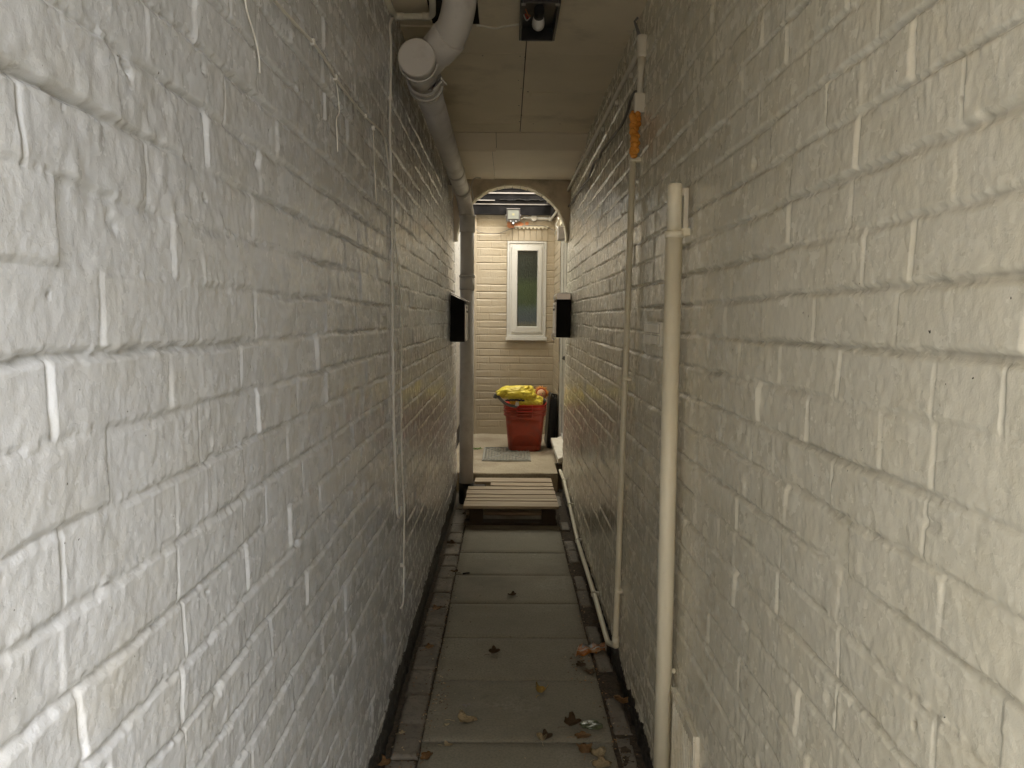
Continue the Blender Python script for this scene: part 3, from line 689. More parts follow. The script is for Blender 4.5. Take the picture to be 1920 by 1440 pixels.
for i in range(22):
    x = -.09+i*.0075; mb.box((x, -.145+.0006*i, -.052+rg.uniform(-.003, .003)-.0001*i*i*.2), (.012, .008, .016), (rg.uniform(-.3, .3), rg.uniform(-.3, .3), 0), .002)
mb.build('binding', M['blackm'], b1)
b2 = crumple('plastic_bag', 'lower yellow crumpled sack stuffed into the top tub beneath the other', (.205, 6.95, RZ+.03), (.112, .13, .050), 8, M['yellow'], (0, R(4), 0), .26)
b3 = crumple('plastic_bag', 'small orange-yellow fold of sacking at the front of the top tub', (.105, 6.86, RZ+.028), (.075, .035, .038), 12, plain('amber pvc', (.75, .40, .03), .4, .2, 20, .3, 60), (0, R(20), 0), .35)
# grey felt strap drooping over the rim
st = thing('strap', 'grey webbing strap sagging across the front rim of the top tub', 'strap', (.06, 6.80, RZ+.01))
pp = smooth_path([Vector((-.135, .03, .075)), Vector((-.10, .0, .035)), Vector((-.06, -.012, .005)), Vector((-.01, -.016, -.012)), Vector((.04, -.012, -.018))], 6)
mb = MB(); prev = None
for i in range(len(pp)-1):
    d = pp[i+1]-pp[i]; mb.box((pp[i]+pp[i+1])/2, (d.length*1.1, .006, .026), (0, -math.atan2(d.z, d.x), 0), .002)
mb.build('webbing', M['dgrey'], st)
mb = MB(); mb.poly([(.02, -.02, -.012), (.055, -.022, -.016), (.052, -.015, .04), (.040, -.014, .015), (.03, -.016, .03)], .004); mb.build('white_scrap', M['white'], st)
mb = MB(); mb.box((-.155, .03, .068), (.035, .03, .04), (0, .5, .3), .008); mb.build('end_loop', M['dgrey'], st)
# --- straw-haired doll head sticking out of the tub
c0 = on_y(1014.5, 738, 7.2)
dl = thing('scarecrow_doll', 'straw haired rag doll head with red headband peeping over the tub', 'doll', c0)
mb = MB(); mb.sphere((0, 0, 0), (.046, .04, .047), 20, 14); hd = mb.build('head', M['skin'], dl)
mb = MB()
for s in (-1, 1): mb.sphere((s*.0115-.001, -.0385, .004), (.0035, .003, .0055), 8, 6)
mb.build('eye', M['blackm'], hd)
mb = MB(); mb.sphere((0, -.042, -.010), (.006, .005, .005), 8, 6); mb.build('nose', M['redband'], hd)
mb = MB(); pts = [Vector((math.cos(a)*.047, -.012, math.sin(a)*.047+.002)) for a in np.linspace(R(-10), R(190), 18)]; mb.tube(pts, .0055, 8); mb.build('headband', M['redband'], dl)
mb = MB(); rg = random.Random(2)
for i in range(170):
    a = rg.uniform(R(-50), R(230)); r0 = .045; r1 = rg.uniform(.060, .078); y = rg.uniform(-.012, .03)
    p0 = Vector((math.cos(a)*r0, y, math.sin(a)*r0)); p1 = Vector((math.cos(a+rg.uniform(-.3, .3))*r1, y+rg.uniform(-.02, .01), math.sin(a+rg.uniform(-.25, .25))*r1))
    mb.tube([p0, (p0+p1)/2+Vector((0, -.003, 0)), p1], [.0028, .0022, .0006], 4)
mb.build('hair', M['straw'], dl)
mb = MB(); mb.tube([(0, .0, -.035), (0.003, .01, -.09), (.0, .02, -.17)], [.02, .035, .05], 12); mb.build('torso', M['leafG'], dl)
# --- small black tray tipped in the tub
tr = thing('plastic_tray', 'small glossy black tray tipped up at the right of the top tub', 'tray', on_y(1013, 757, 7.06), (R(35), R(-38), R(10)))
mb = MB(); mb.bx(-.05, .05, -.035, .035, -.03, -.026, .001)
for x in (-.05, .046): mb.bx(x, x+.004, -.035, .035, -.026, .028, .001)
for y in (-.035, .031): mb.bx(-.046, .046, y, y+.004, -.026, .028, .001)
mb.bx(-.056, .056, -.041, -.034, .026, .031, .001); mb.bx(-.056, .056, .034, .041, .026, .031, .001); mb.bx(-.056, -.049, -.034, .034, .026, .031, .001); mb.bx(.049, .056, -.034, .034, .026, .031, .001)
mb.build('shell', M['black'], tr)
# --- black cases leaning in the corner
def case(label, px0, px1, ytop, ybot, Y, lean, tilt, th_=.05):
    a = on_y((px0+px1)/2, ybot, Y); b = on_y((px0+px1)/2, ytop, Y); H = b.z-CZ
    root = thing('plastic_case', label, 'case', (a.x, Y, CZ+.003), (lean, tilt, 0), 'black cases leaning in the corner')
    w = on_y(px1, ybot, Y).x-on_y(px0, ybot, Y).x
    mb = MB(); mb.box((0, .10, H/2), (w*.62, .42, H), None, .02); mb.build('shell', M['black'], root)
    mb = MB(); mb.box((w*.36, .10, H*.5), (w*.16, .40, H*.93), None, .012); mb.build('lid', M['blackm'], root)
    mb = MB()
    for k in range(5): mb.box((-w*.1+.012*k-.012, -.113, H*.5), (.004, .008, H*.88), None, .0015)
    mb.build('rib', M['black'], root)
    mb = MB(); mb.tube(bend_path([(-.012, -.11, H*.97), (-.012, -.11, H+.018), (.02, -.09, H+.018), (.02, -.09, H*.97)], .01), .006, 8); mb.build('handle', M['black'], root)
    return root
case('taller black plastic case leaning against the wall behind the red tubs', 1020, 1034, 741, 846, 7.16, 0, R(4))
case('thinner black case wedged between the taller case and the door frame', 1031, 1039, 742, 838, 7.30, 0, R(1.5))
# --- floodlight with sensor
fl_c = on_y(962.5, 403, BACK-.10)
fd = thing('floodlight', 'square floodlight with motion sensor mounted above the window', 'floodlight', fl_c)
mb = MB(); T = Matrix.Rotation(R(9), 4, 'X')
mb.box((0, 0, 0), (.137, .035, .125), T, .005); mb.box((0, .022, 0), (.10, .02, .09), T, .004)
for k in range(6): mb.box((-.05+.02*k, .03, 0), (.003, .02, .09), T, 0)
mb.build('housing', M['dgrey'], fd)
mb = MB(); mb.box(T @ Vector((0, -.021, .004)), (.108, .004, .085), T, .001); g = mb.build('lens', M['ledglass'], fd)
mb = MB(); mb.box(T @ Vector((0, -.0235, .006)), (.022, .0015, .020), T, 0); mb.build('led_chip', M['yled'], g)
mb = MB(); mb.box(T @ Vector((0, -.021, .062)), (.137, .012, .006), T, .001); mb.build('top_lip', M['pale'], fd)
mb = MB(); mb.tube(bend_path([(-.074, 0, 0), (-.074, .05, -.02), (-.04, .09, -.03), (.04, .09, -.03), (.074, .05, -.02), (.074, 0, 0)], .01), .005, 6); mb.build('bracket', M['pale'], fd)
mb = MB(); mb.sphere((0, -.012, -.082), .020, 16, 10); mb.tube([(0, .005, -.055), (0, 0, -.075)], .012, 10); sn = mb.build('sensor', M['black'], fd)
mb = MB(); mb.sphere((0, -.028, -.086), .0105, 12, 8); mb.build('sensor_lens', M['bulb'], sn)
for s in (-1, 1):
    mb = MB(); mb.sphere((s*.026, -.01, -.066), .010, 10, 8); mb.build('adjuster', M['pale'], fd)
# --- terracotta patches where the paint is missing
def flat_patch(name, label, pxs, Y, mat, seed, th_=.004):
    c = on_y(sum(p[0] for p in pxs)/len(pxs), sum(p[1] for p in pxs)/len(pxs), Y); root = thing(name, label, 'bare brick', c)
    mb = MB(); mb.poly([on_y(x, y, Y)-c for x, y in pxs][::-1], th_); mb.build('patch', mat, root); return root
flat_patch('bare_brick_patch', 'orange bare brick patch directly beneath the floodlight', [(951, 417), (958, 416), (968, 418), (976, 416), (983, 420), (978, 424), (966, 424), (963, 428), (955, 428), (951, 425)], BACK-.008, M['terra'], 1)
flat_patch('bare_brick_spot', 'small round orange brick spot right of the floodlight', [(988+3.6*math.cos(a), 419+3.4*math.sin(a)) for a in np.linspace(0, 5.6, 8)], BACK-.008, M['terra'], 2)
# --- junction box, conduit, corrugated trim and loose cable on the back wall
Yc = BACK-.03
jb = thing('junction_box', 'round white junction box on the conduit right of the floodlight', 'junction box', on_y(1001, 409, Yc))
mb = MB(); mb.tube([(0, .025, 0), (0, -.014, 0)], .032, 24); mb.tube([(0, -.0145, 0), (0, -.020, 0)], [.030, .027], 24); mb.build('lid', M['white'], jb)
cdt = thing('conduit', 'white conduit running from the floodlight to the courtyard side wall', 'conduit', on_y(1010, 409, Yc))
mb = MB(); O = Vector(cdt.location); pth = bend_path([on_y(982, 409, Yc), on_y(1033, 411, Yc), Vector((bx-.02, 7.4, on_y(1033, 411, Yc).z+.0)), Vector((bx-.02, 6.5, on_y(1033, 411, Yc).z+.02))], .02)
mb.tube([p-O for p in pth], .0125, 12); mb.build('tube', M['white'], cdt)
mb = MB(); mb.box(on_y(1032, 411, Yc)-O, (.035, .04, .038), None, .004); mb.build('elbow', M['white'], cdt)
ct = thing('corrugated_trim', 'wavy cream strip above the window lintel', 'trim', on_y(997, 426, BACK))
mb = MB(); O = Vector(ct.location); x0, x1 = on_y(964, 425, BACK).x-O.x, on_y(1028, 427, BACK).x-O.x; n = 108; T_, B_ = [], []
for i in range(n+1):
    x = x0+(x1-x0)*i/n; w = .5-.5*math.cos(i/n*2*math.pi*9.0); T_.append((x, -.022, .010)); B_.append((x, -.022, -.004-.016*w))
for i in range(n):
    vs = [mb.bm.verts.new(q) for q in (T_[i], T_[i+1], B_[i+1], B_[i])]; mb.bm.faces.new(vs)
bmesh.ops.remove_doubles(mb.bm, verts=mb.bm.verts[:], dist=1e-5)
r = bmesh.ops.extrude_face_region(mb.bm, geom=mb.bm.faces[:]); bmesh.ops.translate(mb.bm, vec=(0, .022, 0), verts=[g for g in r['geom'] if isinstance(g, bmesh.types.BMVert)])
mb.build('strip', M['trim'], ct)
def cable(name, label, pts, r, mat, clips=(), clipd=(.012, .008, .012), cat='cable', n=6, seg=8):
    """pts: world points"""
    O = Vector(pts[0]); root = thing(name, label, cat, O)
    mb = MB(); mb.tube([p-O for p in smooth_path(pts, n)], r, seg); mb.build('sheath', mat, root)
    for c in clips:
        mb = MB(); mb.box(Vector(c)-O, clipd, None, .001); mb.build('clip', mat, root)
    return root
cable('loose_cable', 'thin dark cable sagging along the courtyard wall beneath the floodlight', [on_y(x, y, BACK-.03) for x, y in ((886, 418), (890, 427), (900, 435), (917, 438), (932, 438), (950, 432), (963, 427), (985, 424), (1010, 423), (1024, 425), (1038, 432))], .0026, M['dgrey'])
cable('lamp_lead', 'short white lead from the floodlight to the conduit end', [on_y(x, y, BACK-.05) for x, y in ((971, 414), (974, 410), (978, 410), (981, 408.5), (984, 409))], .0045, M['white'])
# small fittings above the door
wb = thing('wall_box', 'grey white box fixed to the courtyard side wall above the door', 'electrical box', (bx-.03, 6.55, on_y(1054, 437, 6.5).z))
mb = MB(); mb.box((0, 0, 0), (.06, .16, .11), None, .008); mb.build('casing', M['pale'], wb)
cable('door_cable', 'crinkled white cable dangling on the courtyard side wall above the door', [on_x(x, y, bx-.02) for x, y in ((1046, 408), (1048, 412), (1044, 418), (1043, 423), (1046, 428), (1042, 434), (1041, 440))], .006, M['white'])
# ================================================================== LEFT WALL FITTINGS
sp = thing('soil_pipe', 'thick grey drain pipe under the ceiling and down the left wall', 'pipe', (-.28, 5.5, 0))
O = Vector(sp.location)
def SP(mb, name, mat=None, par=None):
    bmesh.ops.translate(mb.bm, vec=-O, verts=mb.bm.verts[:]); return mb.build(name, mat or M['grey'], par or sp)
v0 = on_y(875.5, 900, 5.5); v1 = on_y(875, 420, 5.5); xa_ = (v0.x+v1.x)/2
cap = on_y(781, 107, 2.58); low_ = on_y(866, 356, 5.34); top_v = Vector((xa_, 5.5, v1.z-.02))
ax = (low_-cap).normalized()
mb = MB(); mb.tube([(xa_, 5.5, .12), (xa_, 5.5, on_y(875, 519, 5.5).z)], .0505, 28); mb.tube([(xa_, 5.5, on_y(875, 519, 5.5).z), (xa_, 5.5, v1.z)], .0495, 28); SP(mb, 'upright_pipe')
mb = MB(); mb.tube([(xa_, 5.5, -.02), (xa_, 5.5, .145)], .054, 28); SP(mb, 'shoe', M['black'])
zz = on_y(875, 517, 5.5).z
mb = MB(); mb.tube([(xa_, 5.5, zz-.012), (xa_, 5.5, zz+.004)], .057, 28); mb.tube([(xa_, 5.5, zz-.1), (xa_, 5.5, zz-.012)], .0535, 28); SP(mb, 'collar')
zz = on_y(875, 406, 5.5).z
mb = MB(); mb.tube([(xa_, 5.5, zz-.11), (xa_, 5.5, zz-.004), (xa_, 5.5, zz-.003), (xa_, 5.5, zz+.01)], [.0545, .0545, .059, .059], 28); SP(mb, 'collar')
# bend from the raking run into the upright
pe = [low_-ax*.02]+[low_*(1-t)**2+(low_+ax*.13)*2*t*(1-t)+Vector((xa_, 5.5, zz))*t*t for t in np.linspace(0, 1, 9)]+[Vector((xa_, 5.5, zz-.04))]
mb = MB(); mb.tube(pe, .0525, 28); SP(mb, 'bend')
for k in (0.0, -.05):
    mb = MB(); c = low_+ax*k; mb.tube([c-ax*.012, c+ax*.012], .060, 28); SP(mb, 'bend_ring')
run0 = cap+ax*.36
mb = MB(); mb.tube([run0, low_], .0505, 32); SP(mb, 'raking_pipe')
mid = on_y(858, 318, 4.85); c = run0+ax*((low_-run0).length*.72)
mb = MB(); mb.tube([c-ax*.05, c+ax*.05], .0535, 32); SP(mb, 'sleeve')
# junction: capped end towards us
mb = MB(); mb.tube([cap+ax*.03, cap+ax*.26], .0545, 36); SP(mb, 'junction_body')
mb = MB(); mb.tube([cap-ax*.002, cap, cap+ax*.004, cap+ax*.045], [.056, .0595, .0615, .0615], 40); SP(mb, 'end_cap')
mb = MB(); mb.tube([cap+ax*.045, cap+ax*.052], [.0655, .0655], 40); SP(mb, 'cap_rim')
for k, w, r_ in ((.235, .014, .063), (.30, .02, .0645), (.335, .012, .061)):
    mb = MB(); mb.tube([cap+ax*(k-w/2), cap+ax*(k+w/2)], r_, 36); SP(mb, 'collar')
mb = MB(); mb.tube([cap+ax*.235, cap+ax*.35], .0585, 36); SP(mb, 'socket')
# branch to the ceiling
B0 = cap+ax*.13; Bc = on_y(843, 68, 2.61); Bd = on_y(861, 30, 2.545); Be = on_z(865, -8, 2.44); Be = Vector((Bd.x+.004, Be.y if abs(Be.y-2.5) < .12 else 2.5, 2.44))
bd = (Bc-B0).normalized()
mb = MB(); mb.tube([B0+(cap-B0)*0, Bc+bd*.005], .0545, 32); SP(mb, 'branch')
mb = MB(); mb.tube([Bc-bd*.075, Bc-bd*.070, Bc, Bc+bd*.004], [.0555, .0595, .0605, .058], 32); SP(mb, 'branch_socket')
mb = MB(); a, b = Bc-bd*.01, Be; ctrl = Bc+bd*((Bd-Bc).length*1.15); ctrl.x = min(ctrl.x, Be.x+.01)
mb.tube([a*(1-t)**2+ctrl*2*t*(1-t)+b*t*t for t in np.linspace(0, 1, 14)], .0545, 32); SP(mb, 'branch_bend')
mb = MB(); q = cap+ax*.19+Vector((.045, -.01, -.040)); mb.box(q, (.045, .05, .006), (R(15), R(-48), R(18)), .001); mb.box(q+Vector((.02, .0, .014)), (.006, .05, .03), (R(15), R(-48), R(18)), .001); SP(mb, 'clamp_fin')
for d_ in (5.1,):
    pt = cap+ax*((d_-cap.y)/ax.y); mb = MB(); mb.box((XL(2.2)+.012, d_, pt.z-.055), (.03, .035, .09), None, .003); SP(mb, 'wall_bracket', M['wpipe'])
# wire/bracket bits beside the lower bend
cable('bracket_wire', 'bent metal strap beside the lower bend of the grey pipe', [on_y(x, y, 5.45) for x, y in ((902, 334), (893, 333), (887, 338), (884, 350), (886, 362), (888, 374))], .004, M['steel'])
# white pipe at the top left
tz = 2.335
cable_pts = bend_path([on_z(706, -40, tz), on_z(739, 31, tz), on_z(811, 31, tz), on_z(811, -45, tz)], .03)
wp = thing('copper_pipe', 'off-white painted pipe bent in a square U under the ceiling at top left', 'pipe', cable_pts[0])
mb = MB(); O2 = Vector(cable_pts[0]); mb.tube([p-O2 for p in cable_pts], .0108, 14); mb.build('tube', M['wpipe'], wp)
for px in (748, 800):
    mb = MB(); c = on_z(px, 31, tz)-O2; mb.tube([c-Vector((.014, 0, 0)), c+Vector((.014, 0, 0))], .0128, 14); mb.build('solder_joint', M['wpipe'], wp)
# cables on the left wall
def LW(x, y, off=.0065): return on_wall(x, y, -1, off)
cl_ = [(736, 34), (731, 50), (733, 99), (732, 178), (731, 260), (735, 370), (735, 470), (736, 600), (738, 775), (741, 880), (745, 962), (750, 967), (753, 950)]
cable('wall_cable', 'thicker white cable clipped straight down the left wall', [LW(*p) for p in cl_], .0045, M['cable'], [LW(x, y) for x, y in ((732, 184), (735, 430), (737, 700), (740, 825))], (.012, .016, .010))
c2 = [(500, -18), (514, 0), (545, 36), (586, 79), (612, 115), (629, 146), (655, 182), (685, 218), (706, 238), (718, 253), (726, 289), (733, 350), (740, 440), (747, 520), (754, 600), (752, 717), (754, 880), (758, 950), (757, 1040), (756, 1125), (751, 1140)]
cable('wall_cable', 'thin white cable slanting down the left wall then dropping almost to the floor', [LW(*p) for p in c2], .0030, M['cable'], [LW(x, y) for x, y in ((586, 79), (629, 146), (685, 218), (700, 240), (753, 680), (753, 780), (754, 850), (753, 1060))], (.009, .009, .012))
for lb, pts in (('hair-thin painted wire high on the left wall, farthest from the pipe', [(459, -10), (463, 20), (475, 60), (485, 103), (487, 138)]),
                ('thin painted wire hanging from the slanting cable near its middle', [(630, 150), (634, 180), (636, 210), (631, 224), (632, 255), (633, 284)]),
                ('thin straight painted wire hanging below the end of the slanting cable', [(700, 242), (701, 275), (703, 330), (706, 382)])):
    cable('thin_wire', lb, [LW(x, y, .0055) for x, y in pts], .0014, M['cable'], seg=6)
# ================================================================== RIGHT WALL FITTINGS
Yb = 1.86
bp = thing('waste_pipe', 'thick cream painted waste pipe standing against the right wall nearest the camera', 'pipe', on_y(1239, 1440, Yb))
O3 = Vector(bp.location); O3.z = 0; bp.location = O3
a = on_y(1266, 348, Yb); b = on_y(1239, 1500, Yb); sk = on_y(1263.5, 437, Yb)
def lerpz(p, q, z): t = (z-p.z)/(q.z-p.z); return p+(q-p)*t
mb = MB(); mb.tube([lerpz(a, b, .0)-O3, lerpz(a, b, sk.z)-O3], .0200, 24); mb.build('lower_length', M['cream_pipe'], bp)
mb = MB(); mb.tube([lerpz(a, b, sk.z)-O3, a-O3, a-O3+Vector((0, 0, .004))], [.0172, .0172, .015], 24); up_ = mb.build('upper_length', M['cream_pipe'], bp)
mb = MB(); mb.tube([lerpz(a, b, sk.z-.012)-O3, lerpz(a, b, sk.z+.004)-O3], .0228, 24); mb.box(lerpz(a, b, sk.z)-O3+Vector((.022, 0, .002)), (.03, .02, .018), None, .003); mb.build('socket', M['cream_pipe'], bp)
mb = MB(); c = lerpz(a, b, a.z-.055)-O3; mb.box(c+Vector((.026, 0, 0)), (.012, .014, .10), None, .003); mb.box(c+Vector((.018, 0, .04)), (.03, .012, .02), None, .003); mb.build('bracket', M['wpipe'], bp)
# slim pipe
Ys = 2.72
Yt = 2.64; a = on_y(1187, 294, Yt); b = on_y(1153, 1236, Ys)
low_pts = [on_wall(x, y, 1, .022) for x, y in ((1050, 882), (1057.5, 901), (1068, 947), (1083, 1014), (1114, 1114), (1140, 1205))]
lz = sum(p.z for p in low_pts)/len(low_pts)
s1 = thing('gas_pipe', 'slim cream pipe down the right wall, then low along its foot', 'pipe', (b.x, Ys, 0)); O4 = Vector(s1.location)
pth = bend_path([a, lerpz(a, b, .9), lerpz(a, b, max(lz, .035)-.004)]+[p for p in low_pts[::-1]], .03)
pth = [p for p in pth if p.y >= Yt-.02]
mb = MB(); mb.tube([p-O4 for p in pth], .0105, 14); mb.build('tube', M['cream_pipe'], s1)
mb = MB(); e = lerpz(a, b, max(lz, .035)); mb.sphere(e-O4, .0145, 12, 8); mb.tube([e-O4, e-O4+Vector((0, 0, .03))], .0135, 14); mb.build('elbow', M['cream_pipe'], s1)
for y in (300, 710, 1108):
    c = on_y(1187+(y-294)*(1153-1187)/942., y, Yt+(y-294)/942*(Ys-Yt))-O4; mb = MB(); mb.box(c+Vector((.010, 0, 0)), (.040, .026, .012), None, .002); mb.build('clip', M['cream_pipe'], s1)
for p in (low_pts[2], low_pts[3], low_pts[4], low_pts[1]):
    mb = MB(); mb.tube([p-O4-Vector((0, .008, 0)), p-O4+Vector((0, .008, 0))], .0145, 12); mb.box(p-O4+Vector((.014, 0, .004)), (.022, .016, .016), None, .002); mb.build('clip', M['wpipe'], s1)
# boxes above the slim pipe
e1 = thing('electrical_fitting', 'cream painted cable box and gland under the ceiling at the head of the slim pipe', 'electrical box', on_y(1204, 90, 2.60)); O5 = Vector(e1.location)
mb = MB(); mb.box((0, 0, .004), (.034, .03, .075), None, .010); mb.build('upper_box', M['wpipe'], e1)
mb = MB(); mb.tube([Vector((0, 0, -.03)), on_y(1201, 140, 2.60)-O5, on_y(1200, 168, 2.60)-O5, on_y(1200, 180, 2.60)-O5], [.014, .010, .0095, .011], 12); mb.build('stem', M['wpipe'], e1)
mb = MB(); c = on_y(1199.5, 195, 2.60)-O5; mb.box(c, (.040, .036, .066), None, .006); mb.build('lower_box', M['wpipe'], e1)
mb = MB(); mb.tube([Vector((-.006, .0, .03)), on_y(1194, 52, 2.62)-O5, on_y(1190, 40, 2.62)-O5, on_y(1196, 33, 2.62)-O5], [.006, .005, .004, .004], 10); mb.build('hook', M['dgrey'], e1)  # small dark hook between the box and the ceiling
fo = thing('foam_lump', 'knobbly orange expanding foam around the slim pipe below its box', 'foam', on_y(1190, 250, Yt)); O6 = Vector(fo.location)
mb = MB(); rg = random.Random(13)
for i in range(46):
    t = i/45; y = 214+t*74; w = (1-.5*t)*.011; c = on_y(1192-3*t, y, 2.60)-O6
    mb.sphere(c+Vector((rg.uniform(-w, w), rg.uniform(-.016, .012), rg.uniform(-.006, .006))), (rg.uniform(.009, .014), rg.uniform(.008, .013), rg.uniform(.007, .016)), 10, 7, rot=(rg.uniform(0, 3), rg.uniform(0, 3), 0))
mb.build('foam', M['orange'], fo)
def RW(x, y, off=.006): return on_wall(x, y, 1, off)
dp = thing('overhead_pipe', 'slim painted pipe running along the top of the right wall to the arch', 'pipe', RW(1200, 95, .018)); O7 = Vector(dp.location)
pts = [RW(x, y, .018) for x, y in ((1201, 92), (1170, 150), (1150, 190), (1112, 264), (1083, 320), (1063, 361))]
mb = MB(); mb.tube([p-O7 for p in pts], .0095, 12); mb.build('tube', M['wpipe'], dp)
for x, y in ((1178, 137), (1152, 187), (1126, 238), (1098, 292)):
    p = RW(x, y, .018)-O7; mb = MB(); mb.box(p+Vector((.008, 0, -.012)), (.016, .03, .02), None, .002); mb.build('clip', M['wpipe'], dp)
cable('black_cable', 'sagging dark cable looping from the electrical box along the right wall to the arch', [RW(x, y, .01) for x, y in ((1192, 172), (1184, 182), (1178, 205), (1170, 225), (1158, 245), (1140, 268), (1128, 285), (1124, 296), (1114, 306), (1108, 322), (1103, 335), (1095, 345), (1087, 358), (1080, 366), (1074, 378), (1068, 384), (1064, 392))], .0055, M['dgrey'])
# air brick
pa = RW(1232, 626, 0); ab = thing('air_brick', 'small louvred air brick in the right wall behind the thick pipe', 'air brick', (XR(pa.z)-.010, 2.24, pa.z))
mb = MB(); mb.bx(-.006, .004, -.115, .115, -.034, .034, .002)
for k in range(17): 
    for s in (-1, 1): mb.bx(-.012, -.006, -.105+k*.013-.0032, -.105+k*.013+.0032, s*.016-.012, s*.016+.012, .001)
mb.bx(-.012, -.006, -.114, .114, .029, .034, .001); mb.bx(-.012, -.006, -.114, .114, -.034, -.029, .001); mb.bx(-.012, -.006, -.114, .114, -.003, .003, .001)
mb.build('louvres', M['paintP'], ab)
mb = MB(); mb.bx(-.0072, -.0061, -.108, .108, -.028, .028); mb.build('slots', M['hole'], ab)
# panel at bottom right
p1 = RW(1262, 1290, .008); p2 = RW(1305, 1380, .008)
zt = (p1.z+p2.z)/2
vp = thing('vent_plate', 'cream painted raised vent panel low on the right wall beside the thick pipe', 'vent', (XR(zt), (p1.y+p2.y)/2, zt)); L = abs(p1.y-p2.y)
mb = MB(); mb.bx(-.010, .004, -L/2, L/2, -.24, 0, .004); mb.bx(-.014, -.010, -L/2, L/2, -.012, .002, .002); mb.bx(-.014, -.010, -L/2-.001, -L/2+.010, -.24, -.012, .002)
mb.build('plate', M['paintP'], vp)
mb = MB(); rg = random.Random(6)
for k in range(13): mb.bx(-.0125, -.0095, -L/2+.02+k*(L-.03)/13, -L/2+.024+k*(L-.03)/13, -.22, -.03, .001)
mb.build('slats', M['paintP'], vp)
p = RW(1263, 1258, .004); kn = thing('wall_plug', 'round painted screw plug on the right wall just above the vent panel', 'plug', p)
mb = MB(); mb.sphere((0, 0, 0), (.005, .006, .007), 10, 8); mb.build('head', M['cream_pipe'], kn)
# ================================================================== CEILING LAMP
LZ = .048; lfar = on_z(1010, 77, CEIL-.004-LZ); lnear = on_z(1010, 6, CEIL-.004-LZ); c = (lfar+lnear)/2; lp = thing('ceiling_lamp', 'open black square bulkhead lamp without its cover, white bulb showing, on the ceiling', 'ceiling light', (c.x, c.y, CEIL-.004))
LX, LY = .060, abs(lfar.y-lnear.y)/2
mb = MB(); mb.bx(-LX, LX, -LY, LY, -.006, 0, .001)
for s in (-1, 1):
    mb.bx(s*LX-.004, s*LX+.004, -LY, LY, -LZ, -.001, .002); mb.bx(-LX+.004, LX-.004, s*LY-.004, s*LY+.004, -LZ, -.001, .002)
mb.bx(-LX+.002, LX-.002, -LY+.004, -LY+.030, -.022, -.006, .004)
hs = mb.build('housing', M['black'], lp)
mb = MB(); mb.tube([(0, -.045, -.020), (0, .005, -.024)], .017, 16); mb.build('lamp_holder', M['blackm'], lp)
mb = MB(); mb.tube([(0, .000, -.026), (0, .012, -.028), (0, .030, -.032), (0, .047, -.035)], [.014, .019, .0215, .0215], 20); mb.sphere((0, .047, -.035), (.0215, .012, .0215), 18, 12); mb.build('bulb', M['bulb'], lp)
for lb, pts, mt in (('copper', [(-.045, -.02, -.010), (-.035, -.005, -.025), (-.028, .01, -.02), (-.04, .02, -.012)], M['terra']), ('red', [(-.045, .02, -.01), (-.038, .03, -.022), (-.030, .03, -.012)], M['redband']), ('white', [(-.05, .028, -.01), (-.04, .04, -.024), (-.028, .038, -.014)], M['white'])):
    mb = MB(); mb.tube(smooth_path([Vector(p) for p in pts]), .0022, 6); mb.build('wire', mt, lp)
for s in (-1, 1):
    mb = MB(); mb.box((s*.054, -LY+.012, -LZ+.002), (.014, .02, .006), None, .002); mb.build('screw_lug', M['pale'], lp)
cable('ceiling_cable', 'painted over cable on the ceiling board between the grey pipe and the lamp', [on_z(x, y, CEIL-.006) for x, y in ((892, 47), (905, 48), (915, 51), (930, 53), (942, 50), (955, 48), (975, 45))], .0045, M['ceil0'])
